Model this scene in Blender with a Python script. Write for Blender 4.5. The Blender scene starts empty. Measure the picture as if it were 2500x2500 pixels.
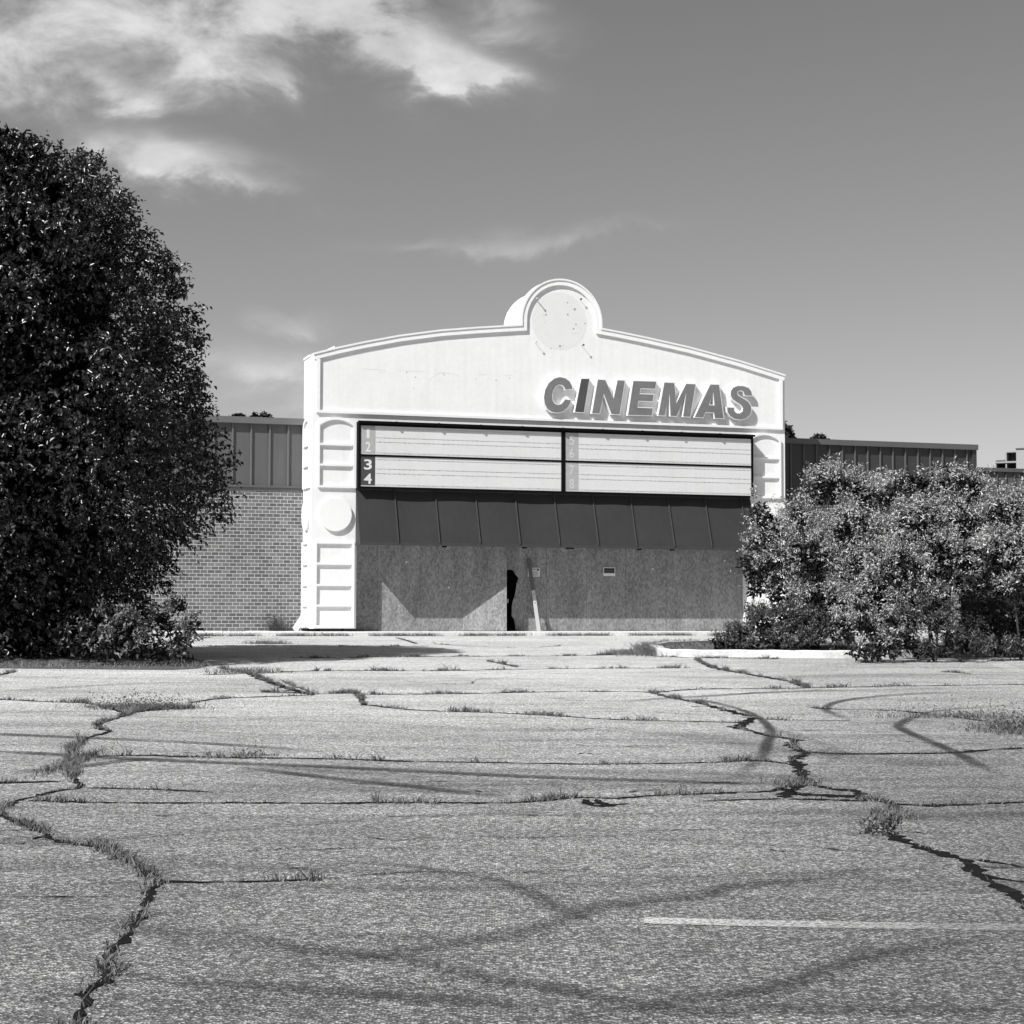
import bpy, math, random
import numpy as np
from mathutils import Matrix, Vector
from mathutils.geometry import tessellate_polygon
random.seed(7); RNG = np.random.default_rng(7)
scene = bpy.context.scene
col = scene.collection
R = math.radians

# ---------------------------------------------------------------- camera
FPX = 4464.0                        # focal length in photo pixels (100 mm on 56 mm film)
EYE = Vector((0, 0, 1.35))
PITCH = math.atan(250/FPX); ROLL = 0.0024
cam_d = bpy.data.cameras.new('camera'); cam = bpy.data.objects.new('camera', cam_d); col.objects.link(cam)
cam_d.sensor_width = 56; cam_d.lens = 100; cam_d.clip_start = 0.1; cam_d.clip_end = 3000
CAMR = Matrix.Rotation(math.pi/2+PITCH, 3, 'X') @ Matrix.Rotation(ROLL, 3, 'Z')
cam.matrix_world = Matrix.Translation(EYE) @ CAMR.to_4x4()
scene.camera = cam
scene.render.resolution_x = scene.render.resolution_y = 1024

# ---------------------------------------------------------------- light
PHI = math.atan(0.328)              # the facade's turn from the picture plane
CA, SA = math.cos(PHI), math.sin(PHI)
sl = Vector((1.8, 1.0, -2.0))       # travel of the light in the facade's frame
sw = Vector((CA*sl.x-SA*sl.y, SA*sl.x+CA*sl.y, sl.z)).normalized()
sun_d = bpy.data.lights.new('sun', 'SUN'); sun_o = bpy.data.objects.new('sun', sun_d); col.objects.link(sun_o)
sun_d.energy = 4.6; sun_d.angle = R(0.5); sun_d.color = (1, 0.995, 0.99)
sun_o.rotation_euler = sw.to_track_quat('-Z', 'Y').to_euler(); sun_o.location = (-30, -30, 40)
SUN_EL = math.asin(-sw.z); SUN_AZ = math.atan2(-sw.x, -sw.y)
scene.view_settings.view_transform = 'Standard'; scene.view_settings.look = 'None'
scene.view_settings.gamma = 1; scene.view_settings.exposure = 0.5
scene.view_settings.use_curve_mapping = False

world = bpy.data.worlds.new('World'); scene.world = world; world.use_nodes = True
nt = world.node_tree; nt.nodes.clear()
def N(t, nt_, **kw):
    n = nt_.nodes.new(t)
    for k, v in kw.items(): setattr(n, k, v)
    return n
def mth(nt_, op, a, b=None, c=None, clamp=False):
    n = nt_.nodes.new('ShaderNodeMath'); n.operation = op; n.use_clamp = clamp
    for i, s in enumerate((a, b, c)):
        if s is None: continue
        if isinstance(s, (int, float)): n.inputs[i].default_value = s
        else: nt_.links.new(s, n.inputs[i])
    return n.outputs[0]
sky = N('ShaderNodeTexSky', nt, sky_type='NISHITA'); sky.sun_disc = False
sky.sun_elevation = SUN_EL; sky.sun_rotation = SUN_AZ; sky.air_density = 1.0; sky.dust_density = 0.6; sky.ozone_density = 1.2
sep = N('ShaderNodeSeparateColor', nt); nt.links.new(sky.outputs[0], sep.inputs[0])
bw = mth(nt, 'ADD', mth(nt, 'MULTIPLY', sep.outputs[0], 0.72), mth(nt, 'MULTIPLY', sep.outputs[1], 0.28))
tc = N('ShaderNodeTexCoord', nt); sp = N('ShaderNodeSeparateXYZ', nt); nt.links.new(tc.outputs['Generated'], sp.inputs[0])
az = mth(nt, 'ARCTAN2', sp.outputs[0], sp.outputs[1]); el = mth(nt, 'ARCSINE', sp.outputs[2])
# wavy displacement of the cloud field
cv = N('ShaderNodeCombineXYZ', nt); nt.links.new(az, cv.inputs[0]); nt.links.new(mth(nt, 'MULTIPLY', el, 1.7), cv.inputs[1])
n1 = N('ShaderNodeTexNoise', nt); n1.inputs['Scale'].default_value = 14; n1.inputs['Detail'].default_value = 9; n1.inputs['Roughness'].default_value = 0.6
n1.inputs['Distortion'].default_value = 0.35
nt.links.new(cv.outputs[0], n1.inputs['Vector'])
n2 = N('ShaderNodeTexNoise', nt); n2.inputs['Scale'].default_value = 30; n2.inputs['Detail'].default_value = 7
nt.links.new(cv.outputs[0], n2.inputs['Vector'])
n2b = mth(nt, 'SUBTRACT', n2.outputs[0], 0.5)
azw = mth(nt, 'MULTIPLY_ADD', n2b, 0.05, az); elw = mth(nt, 'MULTIPLY_ADD', mth(nt, 'SUBTRACT', n1.outputs[0], 0.5), 0.05, el)
CL = [(60, 190, 260, 130, .9, 0), (230, 80, 260, 130, .75, 0), (620, 60, 300, 130, 1.0, 0), (860, 80, 230, 120, 1.6, .25),
      (1060, 165, 210, 55, 1.5, .2), (1180, 190, 90, 26, 1.1, .1), (480, 190, 200, 80, .75, .1), (290, 262, 110, 55, .85, 0), (680, 215, 60, 30, .4, 0),
      (420, 410, 220, 60, 1.3, .10), (560, 470, 160, 34, .8, .2), (300, 430, 160, 50, .4, 0), (640, 905, 300, 60, .62, 0), (430, 870, 120, 60, .3, 0), (1180, 605, 340, 30, .30, -.08),
      (1480, 572, 130, 26, .32, -.12), (1250, 90, 160, 60, .28, .15), (700, 790, 110, 30, .25, 0), (640, 990, 260, 40, .35, 0), (1200, 20, 150, 40, .3, 0)]
tot = None
for (u, v, ru, rv, amp, tl) in CL:
    a0 = (u-1250)/FPX; e0 = (1500-v)/FPX; ru /= FPX; rv /= FPX
    dx = mth(nt, 'SUBTRACT', azw, a0); dy = mth(nt, 'MULTIPLY_ADD', dx, tl, mth(nt, 'SUBTRACT', elw, e0))
    qx = mth(nt, 'MULTIPLY', dx, 1/ru); qy = mth(nt, 'MULTIPLY', dy, 1/rv)
    s = mth(nt, 'ADD', mth(nt, 'MULTIPLY', qx, qx), mth(nt, 'MULTIPLY', qy, qy))
    g = mth(nt, 'MULTIPLY', mth(nt, 'POWER', 2.718, mth(nt, 'MULTIPLY', s, -1.6)), amp)
    tot = g if tot is None else mth(nt, 'ADD', tot, g)
mod = mth(nt, 'MULTIPLY_ADD', mth(nt, 'SUBTRACT', n1.outputs[0], 0.47), 3.9, 0.66)
mod = mth(nt, 'MULTIPLY_ADD', n2b, 1.5, mod)
den = mth(nt, 'MULTIPLY', tot, mth(nt, 'MAXIMUM', mod, 0.0), clamp=True)
den = mth(nt, 'SMOOTH_MIN', mth(nt, 'MULTIPLY', tot, mth(nt, 'MAXIMUM', mod, 0.0)), 0.95, 0.7)
den = mth(nt, 'MAXIMUM', mth(nt, 'MULTIPLY', den, 1.12), 0.0, clamp=True)
n3 = N('ShaderNodeTexNoise', nt); n3.inputs['Scale'].default_value = 22; n3.inputs['Detail'].default_value = 6; nt.links.new(cv.outputs[0], n3.inputs['Vector'])
cb = mth(nt, 'MULTIPLY_ADD', mth(nt, 'SUBTRACT', n3.outputs[0], 0.5), 4.5, mth(nt, 'MULTIPLY_ADD', mth(nt, 'SUBTRACT', n1.outputs[0], 0.5), 9.0, 5.9))
mixv = N('ShaderNodeMix', nt); mixv.data_type = 'FLOAT'
nt.links.new(den, mixv.inputs[0]); nt.links.new(mth(nt, 'MULTIPLY', bw, 1.0), mixv.inputs[2]); nt.links.new(cb, mixv.inputs[3])
bg = N('ShaderNodeBackground', nt); bg.inputs[1].default_value = 0.074
nt.links.new(mixv.outputs[0], bg.inputs[0])
wo = N('ShaderNodeOutputWorld', nt); nt.links.new(bg.outputs[0], wo.inputs[0])

# ---------------------------------------------------------------- frames and rays
def ray(u, v): return CAMR @ Vector(((u-1250)/FPX, -(v-1250)/FPX, -1))
def at(u, v, Y):
    d = ray(u, v); return EYE + d*(Y/d.y)
WALK_Z = 0.865
d0 = ray(758, 1541); t0 = (WALK_Z-EYE.z)/d0.z
P0 = EYE + d0*t0                     # foot of the facade's left front corner
AX = Vector((CA, SA, 0)); NX = Vector((-SA, CA, 0))
def loc(p):                          # world -> facade frame
    q = p-P0; return Vector((q.dot(AX), q.dot(NX), q.z))
def wld(x, y, z): return P0 + AX*x + NX*y + Vector((0, 0, z))
def fp(u, v, y=0.0):                 # pixel -> (x, z) on the facade-parallel plane at depth y
    d = ray(u, v); t = (P0+NX*y-EYE).dot(NX)/d.dot(NX); q = loc(EYE+d*t); return (q.x, q.z)
KERB_OFF = 1.75                      # pavement depth in front of the facade
kd = (P0-NX*KERB_OFF).dot(NX)
GB = (WALK_Z-0.115)/kd               # the lot climbs towards the building
GG = Vector((-SA*GB, CA*GB))
def gz(x, y): return GG.x*x+GG.y*y
def gp(u, v, up=0.0):                # pixel -> point on the lot
    d = ray(u, v); n = Vector((-GG.x, -GG.y, 1)); t = -(EYE.dot(n))/d.dot(n); p = EYE+d*t; p.z += up; return p

# ---------------------------------------------------------------- scene helpers
def tag(o, label=None, cat=None, group=None, kind=None):
    if label: o['label'] = label
    if cat: o['category'] = cat
    if group: o['group'] = group
    if kind: o['kind'] = kind
    return o
def empty(name, p=(0, 0, 0), rz=0.0):
    o = bpy.data.objects.new(name, None); col.objects.link(o); o.location = p; o.rotation_euler.z = rz; o.empty_display_size = .3
    return o
class MB:
    def __init__(s): s.v = []; s.f = []
    def add(s, vs, fs):
        b = len(s.v); s.v += [tuple(v) for v in vs]; s.f += [tuple(i+b for i in f) for f in fs]; return s
    def box(s, x0, x1, y0, y1, z0, z1):
        return s.add([(x0, y0, z0), (x1, y0, z0), (x1, y1, z0), (x0, y1, z0), (x0, y0, z1), (x1, y0, z1), (x1, y1, z1), (x0, y1, z1)],
                     [(0, 3, 2, 1), (4, 5, 6, 7), (0, 1, 5, 4), (1, 2, 6, 5), (2, 3, 7, 6), (3, 0, 4, 7)])
    def prism(s, pts, y0, y1, holes=()):
        """outline in (x,z), pushed from y0 (front) to y1 (back)"""
        loops = [list(pts)]+[list(h) for h in holes]
        flat = [p for l in loops for p in l]; n = len(flat)
        tris = tessellate_polygon([[Vector((p[0], p[1], 0)) for p in l] for l in loops])
        b = len(s.v)
        s.v += [(p[0], y0, p[1]) for p in flat]+[(p[0], y1, p[1]) for p in flat]
        for t in tris:
            s.f.append(tuple(b+i for i in t)); s.f.append(tuple(b+n+i for i in reversed(t)))
        k = 0
        for l in loops:
            m = len(l)
            for i in range(m):
                j = (i+1) % m; s.f.append((b+k+i, b+k+j, b+n+k+j, b+n+k+i))
            k += m
        return s
    def tube(s, pts, rad, seg=6):
        rings = []
        for i, p in enumerate(pts):
            p = Vector(p); a = Vector(pts[max(0, i-1)]); c = Vector(pts[min(len(pts)-1, i+1)]); d = (c-a).normalized()
            u = d.cross(Vector((.3, .9, .2))).normalized(); w = d.cross(u); r = rad[i] if isinstance(rad, (list, tuple)) else rad
            rings.append([p+u*r*math.cos(2*math.pi*k/seg)+w*r*math.sin(2*math.pi*k/seg) for k in range(seg)])
        vs = [v for r_ in rings for v in r_]; fs = []
        for i in range(len(rings)-1):
            for k in range(seg): fs.append((i*seg+k, i*seg+(k+1) % seg, (i+1)*seg+(k+1) % seg, (i+1)*seg+k))
        fs.append(tuple(range(seg))[::-1]); fs.append(tuple((len(rings)-1)*seg+k for k in range(seg)))
        return s.add(vs, fs)
    def build(s, name, mat, parent=None, bevel=0.0, recalc=True):
        me = bpy.data.meshes.new(name); me.from_pydata(s.v, [], s.f)
        if recalc:
            import bmesh
            bm = bmesh.new(); bm.from_mesh(me); bmesh.ops.recalc_face_normals(bm, faces=bm.faces); bm.to_mesh(me); bm.free()
        me.materials.append(mat); o = bpy.data.objects.new(name, me); col.objects.link(o)
        if parent: o.parent = parent
        if bevel:
            m = o.modifiers.new('bevel', 'BEVEL'); m.width = bevel; m.segments = 2; m.limit_method = 'ANGLE'
        return o

# ---------------------------------------------------------------- materials (film is black and white: greys)
def mat(name, g=0.5, rough=0.7, spec=0.5, noise=None, bump=None, metallic=0.0):
    """noise: list of (scale, amount, detail, stretch xyz); bump: (scale, strength, distance)"""
    m = bpy.data.materials.new(name); m.use_nodes = True; t = m.node_tree; b = t.nodes['Principled BSDF']
    b.inputs['Roughness'].default_value = rough; b.inputs['Specular IOR Level'].default_value = spec; b.inputs['Metallic'].default_value = metallic
    c = N('ShaderNodeTexCoord', t)
    val = None
    for (sc, am, de, st) in (noise or []):
        mp = N('ShaderNodeMapping', t); mp.inputs['Scale'].default_value = st; t.links.new(c.outputs['Object'], mp.inputs[0])
        n = N('ShaderNodeTexNoise', t); n.inputs['Scale'].default_value = sc; n.inputs['Detail'].default_value = de
        t.links.new(mp.outputs[0], n.inputs['Vector'])
        k = mth(t, 'MULTIPLY_ADD', mth(t, 'SUBTRACT', n.outputs[0], 0.5), am*2, 1.0)
        val = k if val is None else mth(t, 'MULTIPLY', val, k)
    if val is None: b.inputs['Base Color'].default_value = (g, g, g, 1)
    else:
        val = mth(t, 'MULTIPLY', val, g, clamp=True); t.links.new(val, b.inputs['Base Color'])
    if bump:
        n = N('ShaderNodeTexNoise', t); n.inputs['Scale'].default_value = bump[0]; n.inputs['Detail'].default_value = 5
        t.links.new(c.outputs['Object'], n.inputs['Vector'])
        bp = N('ShaderNodeBump', t); bp.inputs['Strength'].default_value = bump[1]; bp.inputs['Distance'].default_value = bump[2]
        t.links.new(n.outputs[0], bp.inputs['Height']); t.links.new(bp.outputs[0], b.inputs['Normal'])
    return m
one = (1, 1, 1)
M = {}
M['stucco'] = mat('stucco_white', .775, .85, .25, [(1.3, .06, 4, one), (30, .07, 2, one), (1.4, .08, 5, (5, 5, .3)), (7, .06, 5, one)], (55, .35, .01))
M['stucco_trim'] = mat('stucco_trim', .81, .8, .25, [(2, .06, 4, one), (9, .06, 4, (3, 3, .5))], (60, .2, .008))
M['flash'] = mat('white_flashing', .8, .45, .5, [(3, .06, 3, one)])
M['black_metal'] = mat('black_metal', .005, .7, .08, [(6, .3, 3, one)])
M['dark_metal'] = mat('awning_metal', .040, .85, .06, [(1.2, .15, 4, one), (9, .12, 4, (1, 1, .2))], (3, .12, .02))
M['seam_metal'] = mat('seam_metal', .055, .8, .1, [(5, .15, 3, one)])
M['fascia'] = mat('fascia_metal', .10, .5, .4, [(1.1, .1, 4, one), (7, .12, 3, (1.5, 1, .12))], (2.0, .25, .02))
M['fascia_rib'] = mat('fascia_rib_metal', .095, .5, .4, [(4, .1, 3, one)])
M['fascia_dk'] = mat('fascia_dark_metal', .04, .5, .4, [(1.1, .1, 4, one), (7, .12, 3, (1.5, 1, .12))], (2.0, .25, .02))
M['fascia_cap'] = mat('fascia_cap_metal', .13, .45, .4, [(2, .12, 4, (1, 1, 3))])
M['panel_white'] = mat('lightbox_face', .65, .35, .5, [(1.2, .06, 4, (1, 1, 2)), (6, .05, 4, (1, 1, .3))])
M['track'] = mat('letter_track', .52, .5, .3, [(9, .35, 2, (1, 1, 1))])
M['strip_light'] = mat('number_strip_faded', .38, .5, .4, [(8, .16, 4, one)])
M['strip_dark'] = mat('number_strip_dark', .06, .5, .4, [(6, .2, 4, one)])
M['digit'] = mat('number_white', .66, .5, .4, [(9, .08, 3, one)])
M['digit_faded'] = mat('number_faded', .52, .5, .4, [(9, .1, 3, one)])
M['letter_face'] = mat('letter_face', .175, .45, .4, [(1.4, .28, 4, one), (7, .16, 4, one)])
M['letter_face_dk'] = mat('letter_face_dark', .075, .45, .4, [(2.5, .25, 4, one)])
M['letter_trim'] = mat('letter_trim', .80, .45, .4)
M['bark'] = mat('bark', .06, .9, .2, [(6, .3, 5, (3, 3, .5))], (14, .6, .03))
M['concrete'] = mat('concrete_pale', .60, .9, .2, [(1.6, .16, 5, one), (14, .14, 4, one)], (30, .4, .01))
M['kerb_white'] = mat('kerb_whitewashed', .63, .9, .2, [(2.5, .18, 5, one), (13, .30, 6, one), (2.0, .12, 4, (6, 6, .5))], (20, .6, .02))
M['soil'] = mat('soil', .10, 1, .1, [(3, .3, 5, one), (30, .3, 3, one)], (12, .8, .05))
M['grass'] = mat('grass_blade', .13, .6, .4, [(.7, .3, 2, one), (5, .25, 2, one)])
M['weed'] = mat('weed_leaf', .12, .55, .4, [(5, .3, 2, one)])
M['roof'] = mat('roof_membrane', .15, .9, .2, [(1, .2, 4, one)])
M['hole'] = mat('unlit_interior', .008, .9, .1)  # near-black colour stands for the dark inside closed spaces
M['steel'] = mat('brushed_handle', .6, .35, .5, [(9, .1, 2, one)])
M['board'] = mat('weathered_board', .50, .8, .3, [(3, .12, 5, (8, 8, .7)), (20, .1, 3, one)])
M['sign_white'] = mat('sign_white', .7, .5, .4); M['sign_black'] = mat('sign_black', .02, .5, .4); M['sign_ink'] = mat('sign_ink', .09, .5, .4)
M['unit'] = mat('duct_metal', .30, .5, .4, [(1.5, .12, 4, one)]); M['unit_pale'] = mat('duct_metal_pale', .26, .5, .4, [(2, .1, 4, one)])
M['stain'] = mat('stain', .30, .9, .2)

def osb():
    m = bpy.data.materials.new('strand_board'); m.use_nodes = True; t = m.node_tree; b = t.nodes['Principled BSDF']
    b.inputs['Roughness'].default_value = .8; b.inputs['Specular IOR Level'].default_value = .25
    c = N('ShaderNodeTexCoord', t); mp = N('ShaderNodeMapping', t); mp.inputs['Scale'].default_value = (1, 1, .55); t.links.new(c.outputs['Object'], mp.inputs[0])
    v = N('ShaderNodeTexVoronoi', t); v.inputs['Scale'].default_value = 26; t.links.new(mp.outputs[0], v.inputs['Vector'])
    s = N('ShaderNodeSeparateColor', t); t.links.new(v.outputs['Color'], s.inputs[0])
    n = N('ShaderNodeTexNoise', t); n.inputs['Scale'].default_value = 1.1; n.inputs['Detail'].default_value = 6
    mp2 = N('ShaderNodeMapping', t); mp2.inputs['Scale'].default_value = (2.2, 2.2, .5); t.links.new(c.outputs['Object'], mp2.inputs[0]); t.links.new(mp2.outputs[0], n.inputs['Vector'])
    n3 = N('ShaderNodeTexNoise', t); n3.inputs['Scale'].default_value = 40; n3.inputs['Detail'].default_value = 3; t.links.new(mp2.outputs[0], n3.inputs['Vector'])
    k = mth(t, 'MULTIPLY', mth(t, 'MULTIPLY_ADD', s.outputs[0], .58, .71), mth(t, 'MULTIPLY_ADD', n.outputs[0], .9, .55))
    k = mth(t, 'MULTIPLY', k, mth(t, 'MULTIPLY_ADD', n3.outputs[0], .9, .55))
    t.links.new(mth(t, 'MULTIPLY', k, .232), b.inputs['Base Color']); return m
M['osb'] = osb()

def brick():
    m = bpy.data.materials.new('grey_brick'); m.use_nodes = True; t = m.node_tree; b = t.nodes['Principled BSDF']
    b.inputs['Roughness'].default_value = .85; b.inputs['Specular IOR Level'].default_value = .25
    c = N('ShaderNodeTexCoord', t); s = N('ShaderNodeSeparateXYZ', t); t.links.new(c.outputs['Object'], s.inputs[0])
    cb = N('ShaderNodeCombineXYZ', t); t.links.new(mth(t, 'ADD', s.outputs[0], s.outputs[1]), cb.inputs[0]); t.links.new(s.outputs[2], cb.inputs[1])
    br = N('ShaderNodeTexBrick', t); t.links.new(cb.outputs[0], br.inputs['Vector'])
    br.inputs['Scale'].default_value = 1; br.inputs['Brick Width'].default_value = .2065; br.inputs['Row Height'].default_value = .1016
    br.inputs['Mortar Size'].default_value = .0055; br.inputs['Mortar Smooth'].default_value = .1; br.inputs['Bias'].default_value = -.1
    br.inputs['Color1'].default_value = (.095, .095, .095, 1); br.inputs['Color2'].default_value = (.18, .18, .18, 1); br.inputs['Mortar'].default_value = (.56, .56, .56, 1)
    n = N('ShaderNodeTexNoise', t); n.inputs['Scale'].default_value = .9; n.inputs['Detail'].default_value = 5; t.links.new(c.outputs['Object'], n.inputs['Vector'])
    mx = N('ShaderNodeMix', t); mx.data_type = 'RGBA'; mx.blend_type = 'MULTIPLY'; mx.inputs[0].default_value = 1
    t.links.new(br.outputs['Color'], mx.inputs[6]); t.links.new(mth(t, 'MULTIPLY_ADD', n.outputs[0], .5, .75), mx.inputs[7])
    t.links.new(mx.outputs[2], b.inputs['Base Color'])
    bp = N('ShaderNodeBump', t); bp.inputs['Strength'].default_value = .5; bp.inputs['Distance'].default_value = .01; bp.invert = True
    t.links.new(br.outputs['Fac'], bp.inputs['Height']); t.links.new(bp.outputs[0], b.inputs['Normal'])
    return m
M['brick'] = brick()

def asphalt():
    m = bpy.data.materials.new('old_asphalt'); m.use_nodes = True; t = m.node_tree; b = t.nodes['Principled BSDF']
    b.inputs['Roughness'].default_value = .9; b.inputs['Specular IOR Level'].default_value = .2
    c = N('ShaderNodeTexCoord', t)
    def noise(sc, de, st=(1, 1, 1), ro=.5):
        mp = N('ShaderNodeMapping', t); mp.inputs['Scale'].default_value = st; t.links.new(c.outputs['Object'], mp.inputs[0])
        n = N('ShaderNodeTexNoise', t); n.inputs['Scale'].default_value = sc; n.inputs['Detail'].default_value = de; n.inputs['Roughness'].default_value = ro
        t.links.new(mp.outputs[0], n.inputs['Vector']); return n.outputs[0]
    # exposed aggregate
    v = N('ShaderNodeTexVoronoi', t); v.inputs['Scale'].default_value = 85; t.links.new(c.outputs['Object'], v.inputs['Vector'])
    s = N('ShaderNodeSeparateColor', t); t.links.new(v.outputs['Color'], s.inputs[0])
    stone = mth(t, 'POWER', s.outputs[0], 3.0)
    fine = noise(170, 3); mid = noise(7, 6, ro=.65); big = noise(.22, 5, (.6, 1.5, 1), .6); patch = noise(.9, 6, (.5, 1.6, 1), .6)
    g = mth(t, 'MULTIPLY_ADD', stone, .50, .105)
    g = mth(t, 'MULTIPLY', g, mth(t, 'MULTIPLY_ADD', fine, 2.1, .10))
    g = mth(t, 'MULTIPLY', g, mth(t, 'MULTIPLY_ADD', mid, .5, .77))
    g = mth(t, 'MULTIPLY', g, mth(t, 'MULTIPLY_ADD', big, 1.0, .52))
    g = mth(t, 'MULTIPLY', g, mth(t, 'MULTIPLY_ADD', patch, 1.15, .44))
    ol = noise(1.7, 5, (.45, 1.3, 1), .62); mo = N('ShaderNodeMapRange', t); t.links.new(ol, mo.inputs[0]); mo.inputs[1].default_value = .56; mo.inputs[2].default_value = .72; mo.inputs[3].default_value = 1; mo.inputs[4].default_value = .66
    g = mth(t, 'MULTIPLY', g, mo.outputs[0])
    # view-angle tone falloff put into the colour: dark near the camera, paler far off
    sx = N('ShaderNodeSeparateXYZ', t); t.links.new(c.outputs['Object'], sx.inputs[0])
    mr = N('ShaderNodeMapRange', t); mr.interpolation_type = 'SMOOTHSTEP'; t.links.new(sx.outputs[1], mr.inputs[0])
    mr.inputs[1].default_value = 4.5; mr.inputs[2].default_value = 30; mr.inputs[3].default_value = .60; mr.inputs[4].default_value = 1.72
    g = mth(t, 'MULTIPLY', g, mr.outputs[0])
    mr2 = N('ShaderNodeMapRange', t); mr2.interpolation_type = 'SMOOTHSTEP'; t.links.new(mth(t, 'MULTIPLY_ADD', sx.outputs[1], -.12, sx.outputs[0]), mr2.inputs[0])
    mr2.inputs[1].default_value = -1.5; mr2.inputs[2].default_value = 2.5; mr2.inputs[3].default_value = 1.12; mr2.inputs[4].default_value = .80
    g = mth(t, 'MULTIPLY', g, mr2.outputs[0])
    t.links.new(mth(t, 'MULTIPLY', g, 1.0, clamp=True), b.inputs['Base Color'])
    h = mth(t, 'ADD', mth(t, 'MULTIPLY', v.outputs['Distance'], 1.0), mth(t, 'MULTIPLY', mid, 2.0))
    bp = N('ShaderNodeBump', t); bp.inputs['Strength'].default_value = .75; bp.inputs['Distance'].default_value = .012
    t.links.new(h, bp.inputs['Height']); t.links.new(bp.outputs[0], b.inputs['Normal'])
    return m
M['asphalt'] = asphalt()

def overlay(name, g, strength, edge=.35, worn=.5, nsc=18):
    """soft-edged rubber or worn paint lying on the asphalt (uv.y runs across, uv.x along in metres)"""
    m = bpy.data.materials.new(name); m.use_nodes = True; t = m.node_tree; b = t.nodes['Principled BSDF']
    b.inputs['Base Color'].default_value = (g, g, g, 1); b.inputs['Roughness'].default_value = .85; b.inputs['Specular IOR Level'].default_value = .2
    uv = N('ShaderNodeUVMap', t); s = N('ShaderNodeSeparateXYZ', t); t.links.new(uv.outputs[0], s.inputs[0])
    d = mth(t, 'ABSOLUTE', mth(t, 'MULTIPLY_ADD', s.outputs[1], 2, -1))
    mr = N('ShaderNodeMapRange', t); mr.interpolation_type = 'SMOOTHSTEP'; t.links.new(d, mr.inputs[0])
    mr.inputs[1].default_value = 1-edge; mr.inputs[2].default_value = 1; mr.inputs[3].default_value = 1; mr.inputs[4].default_value = 0
    c = N('ShaderNodeTexCoord', t)
    n = N('ShaderNodeTexNoise', t); n.inputs['Scale'].default_value = nsc; n.inputs['Detail'].default_value = 6; n.inputs['Roughness'].default_value = .7; t.links.new(c.outputs['Object'], n.inputs['Vector'])
    nb = N('ShaderNodeTexNoise', t); nb.inputs['Scale'].default_value = .8; nb.inputs['Detail'].default_value = 3; t.links.new(c.outputs['Object'], nb.inputs['Vector'])
    w = mth(t, 'MULTIPLY_ADD', mth(t, 'SUBTRACT', n.outputs[0], .5), worn*5, 1-worn*.45, clamp=True)
    w2 = mth(t, 'MULTIPLY_ADD', mth(t, 'SUBTRACT', nb.outputs[0], .5), 1.6, .9, clamp=True)
    at_ = N('ShaderNodeAttribute', t); at_.attribute_name = 'fade'
    a = mth(t, 'MULTIPLY', mth(t, 'MULTIPLY', mth(t, 'MULTIPLY', mr.outputs[0], w), w2), mth(t, 'MULTIPLY', at_.outputs['Fac'], strength), clamp=True)
    tr = N('ShaderNodeBsdfTransparent', t); mx = N('ShaderNodeMixShader', t); t.links.new(a, mx.inputs[0]); t.links.new(tr.outputs[0], mx.inputs[1]); t.links.new(b.outputs[0], mx.inputs[2])
    t.links.new(mx.outputs[0], t.nodes['Material Output'].inputs[0]); return m
M['rubber'] = overlay('tyre_rubber', .035, .60, .95, .85, 42)
M['rubber_faint'] = overlay('tyre_rubber_faint', .045, .34, .98, .8, 36)
M['rubber_dark'] = overlay('tyre_rubber_dark', .03, .80, .8, .3)
M['paint'] = overlay('worn_line_paint', .72, .9, .22, .95, 45)
M['tar'] = mat('crack_tar', .010, .85, .08, [(8, .4, 3, one)], (20, .5, .01))

def leaf_mat(name, g, rough, spec, trans=.15, var=.35, pale=0):
    m = bpy.data.materials.new(name); m.use_nodes = True; t = m.node_tree; b = t.nodes['Principled BSDF']
    b.inputs['Roughness'].default_value = rough; b.inputs['Specular IOR Level'].default_value = spec
    a = N('ShaderNodeAttribute', t); a.attribute_name = 'tone'
    v = mth(t, 'MULTIPLY', mth(t, 'MULTIPLY_ADD', a.outputs['Fac'], 2*var, 1-var), g)
    if pale: v = mth(t, 'ADD', v, mth(t, 'MULTIPLY', mth(t, 'POWER', a.outputs['Fac'], 4.0), .075))  # scattered paler leaves put sunlit sparkle into the colour
    t.links.new(v, b.inputs['Base Color'])
    tl = N('ShaderNodeBsdfTranslucent', t); tl.inputs[0].default_value = (g, g, g, 1)
    mx = N('ShaderNodeMixShader', t); mx.inputs[0].default_value = trans
    t.links.new(b.outputs[0], mx.inputs[1]); t.links.new(tl.outputs[0], mx.inputs[2]); t.links.new(mx.outputs[0], t.nodes['Material Output'].inputs[0])
    return m
M['leaf_dark'] = leaf_mat('glossy_dark_leaf', .012, .34, .6, .02, .35, 1)
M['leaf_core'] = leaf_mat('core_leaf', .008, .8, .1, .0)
M['leaf_far'] = leaf_mat('far_dark_leaf', .02, .6, .3, .05)
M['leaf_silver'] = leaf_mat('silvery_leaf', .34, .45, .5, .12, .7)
M['leaf_mid'] = leaf_mat('mid_green_leaf', .15, .5, .45, .1, .4)
M['leaf_in'] = leaf_mat('shaded_leaf', .016, .6, .3, .03, .4)  # inner shade of the shrubs put into a near-black leaf colour
M['leaf_spill'] = leaf_mat('spilling_leaf', .27, .45, .5, .1, .5)
M['leaf_low'] = leaf_mat('low_shrub_leaf', .085, .45, .5, .08, .4)

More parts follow.
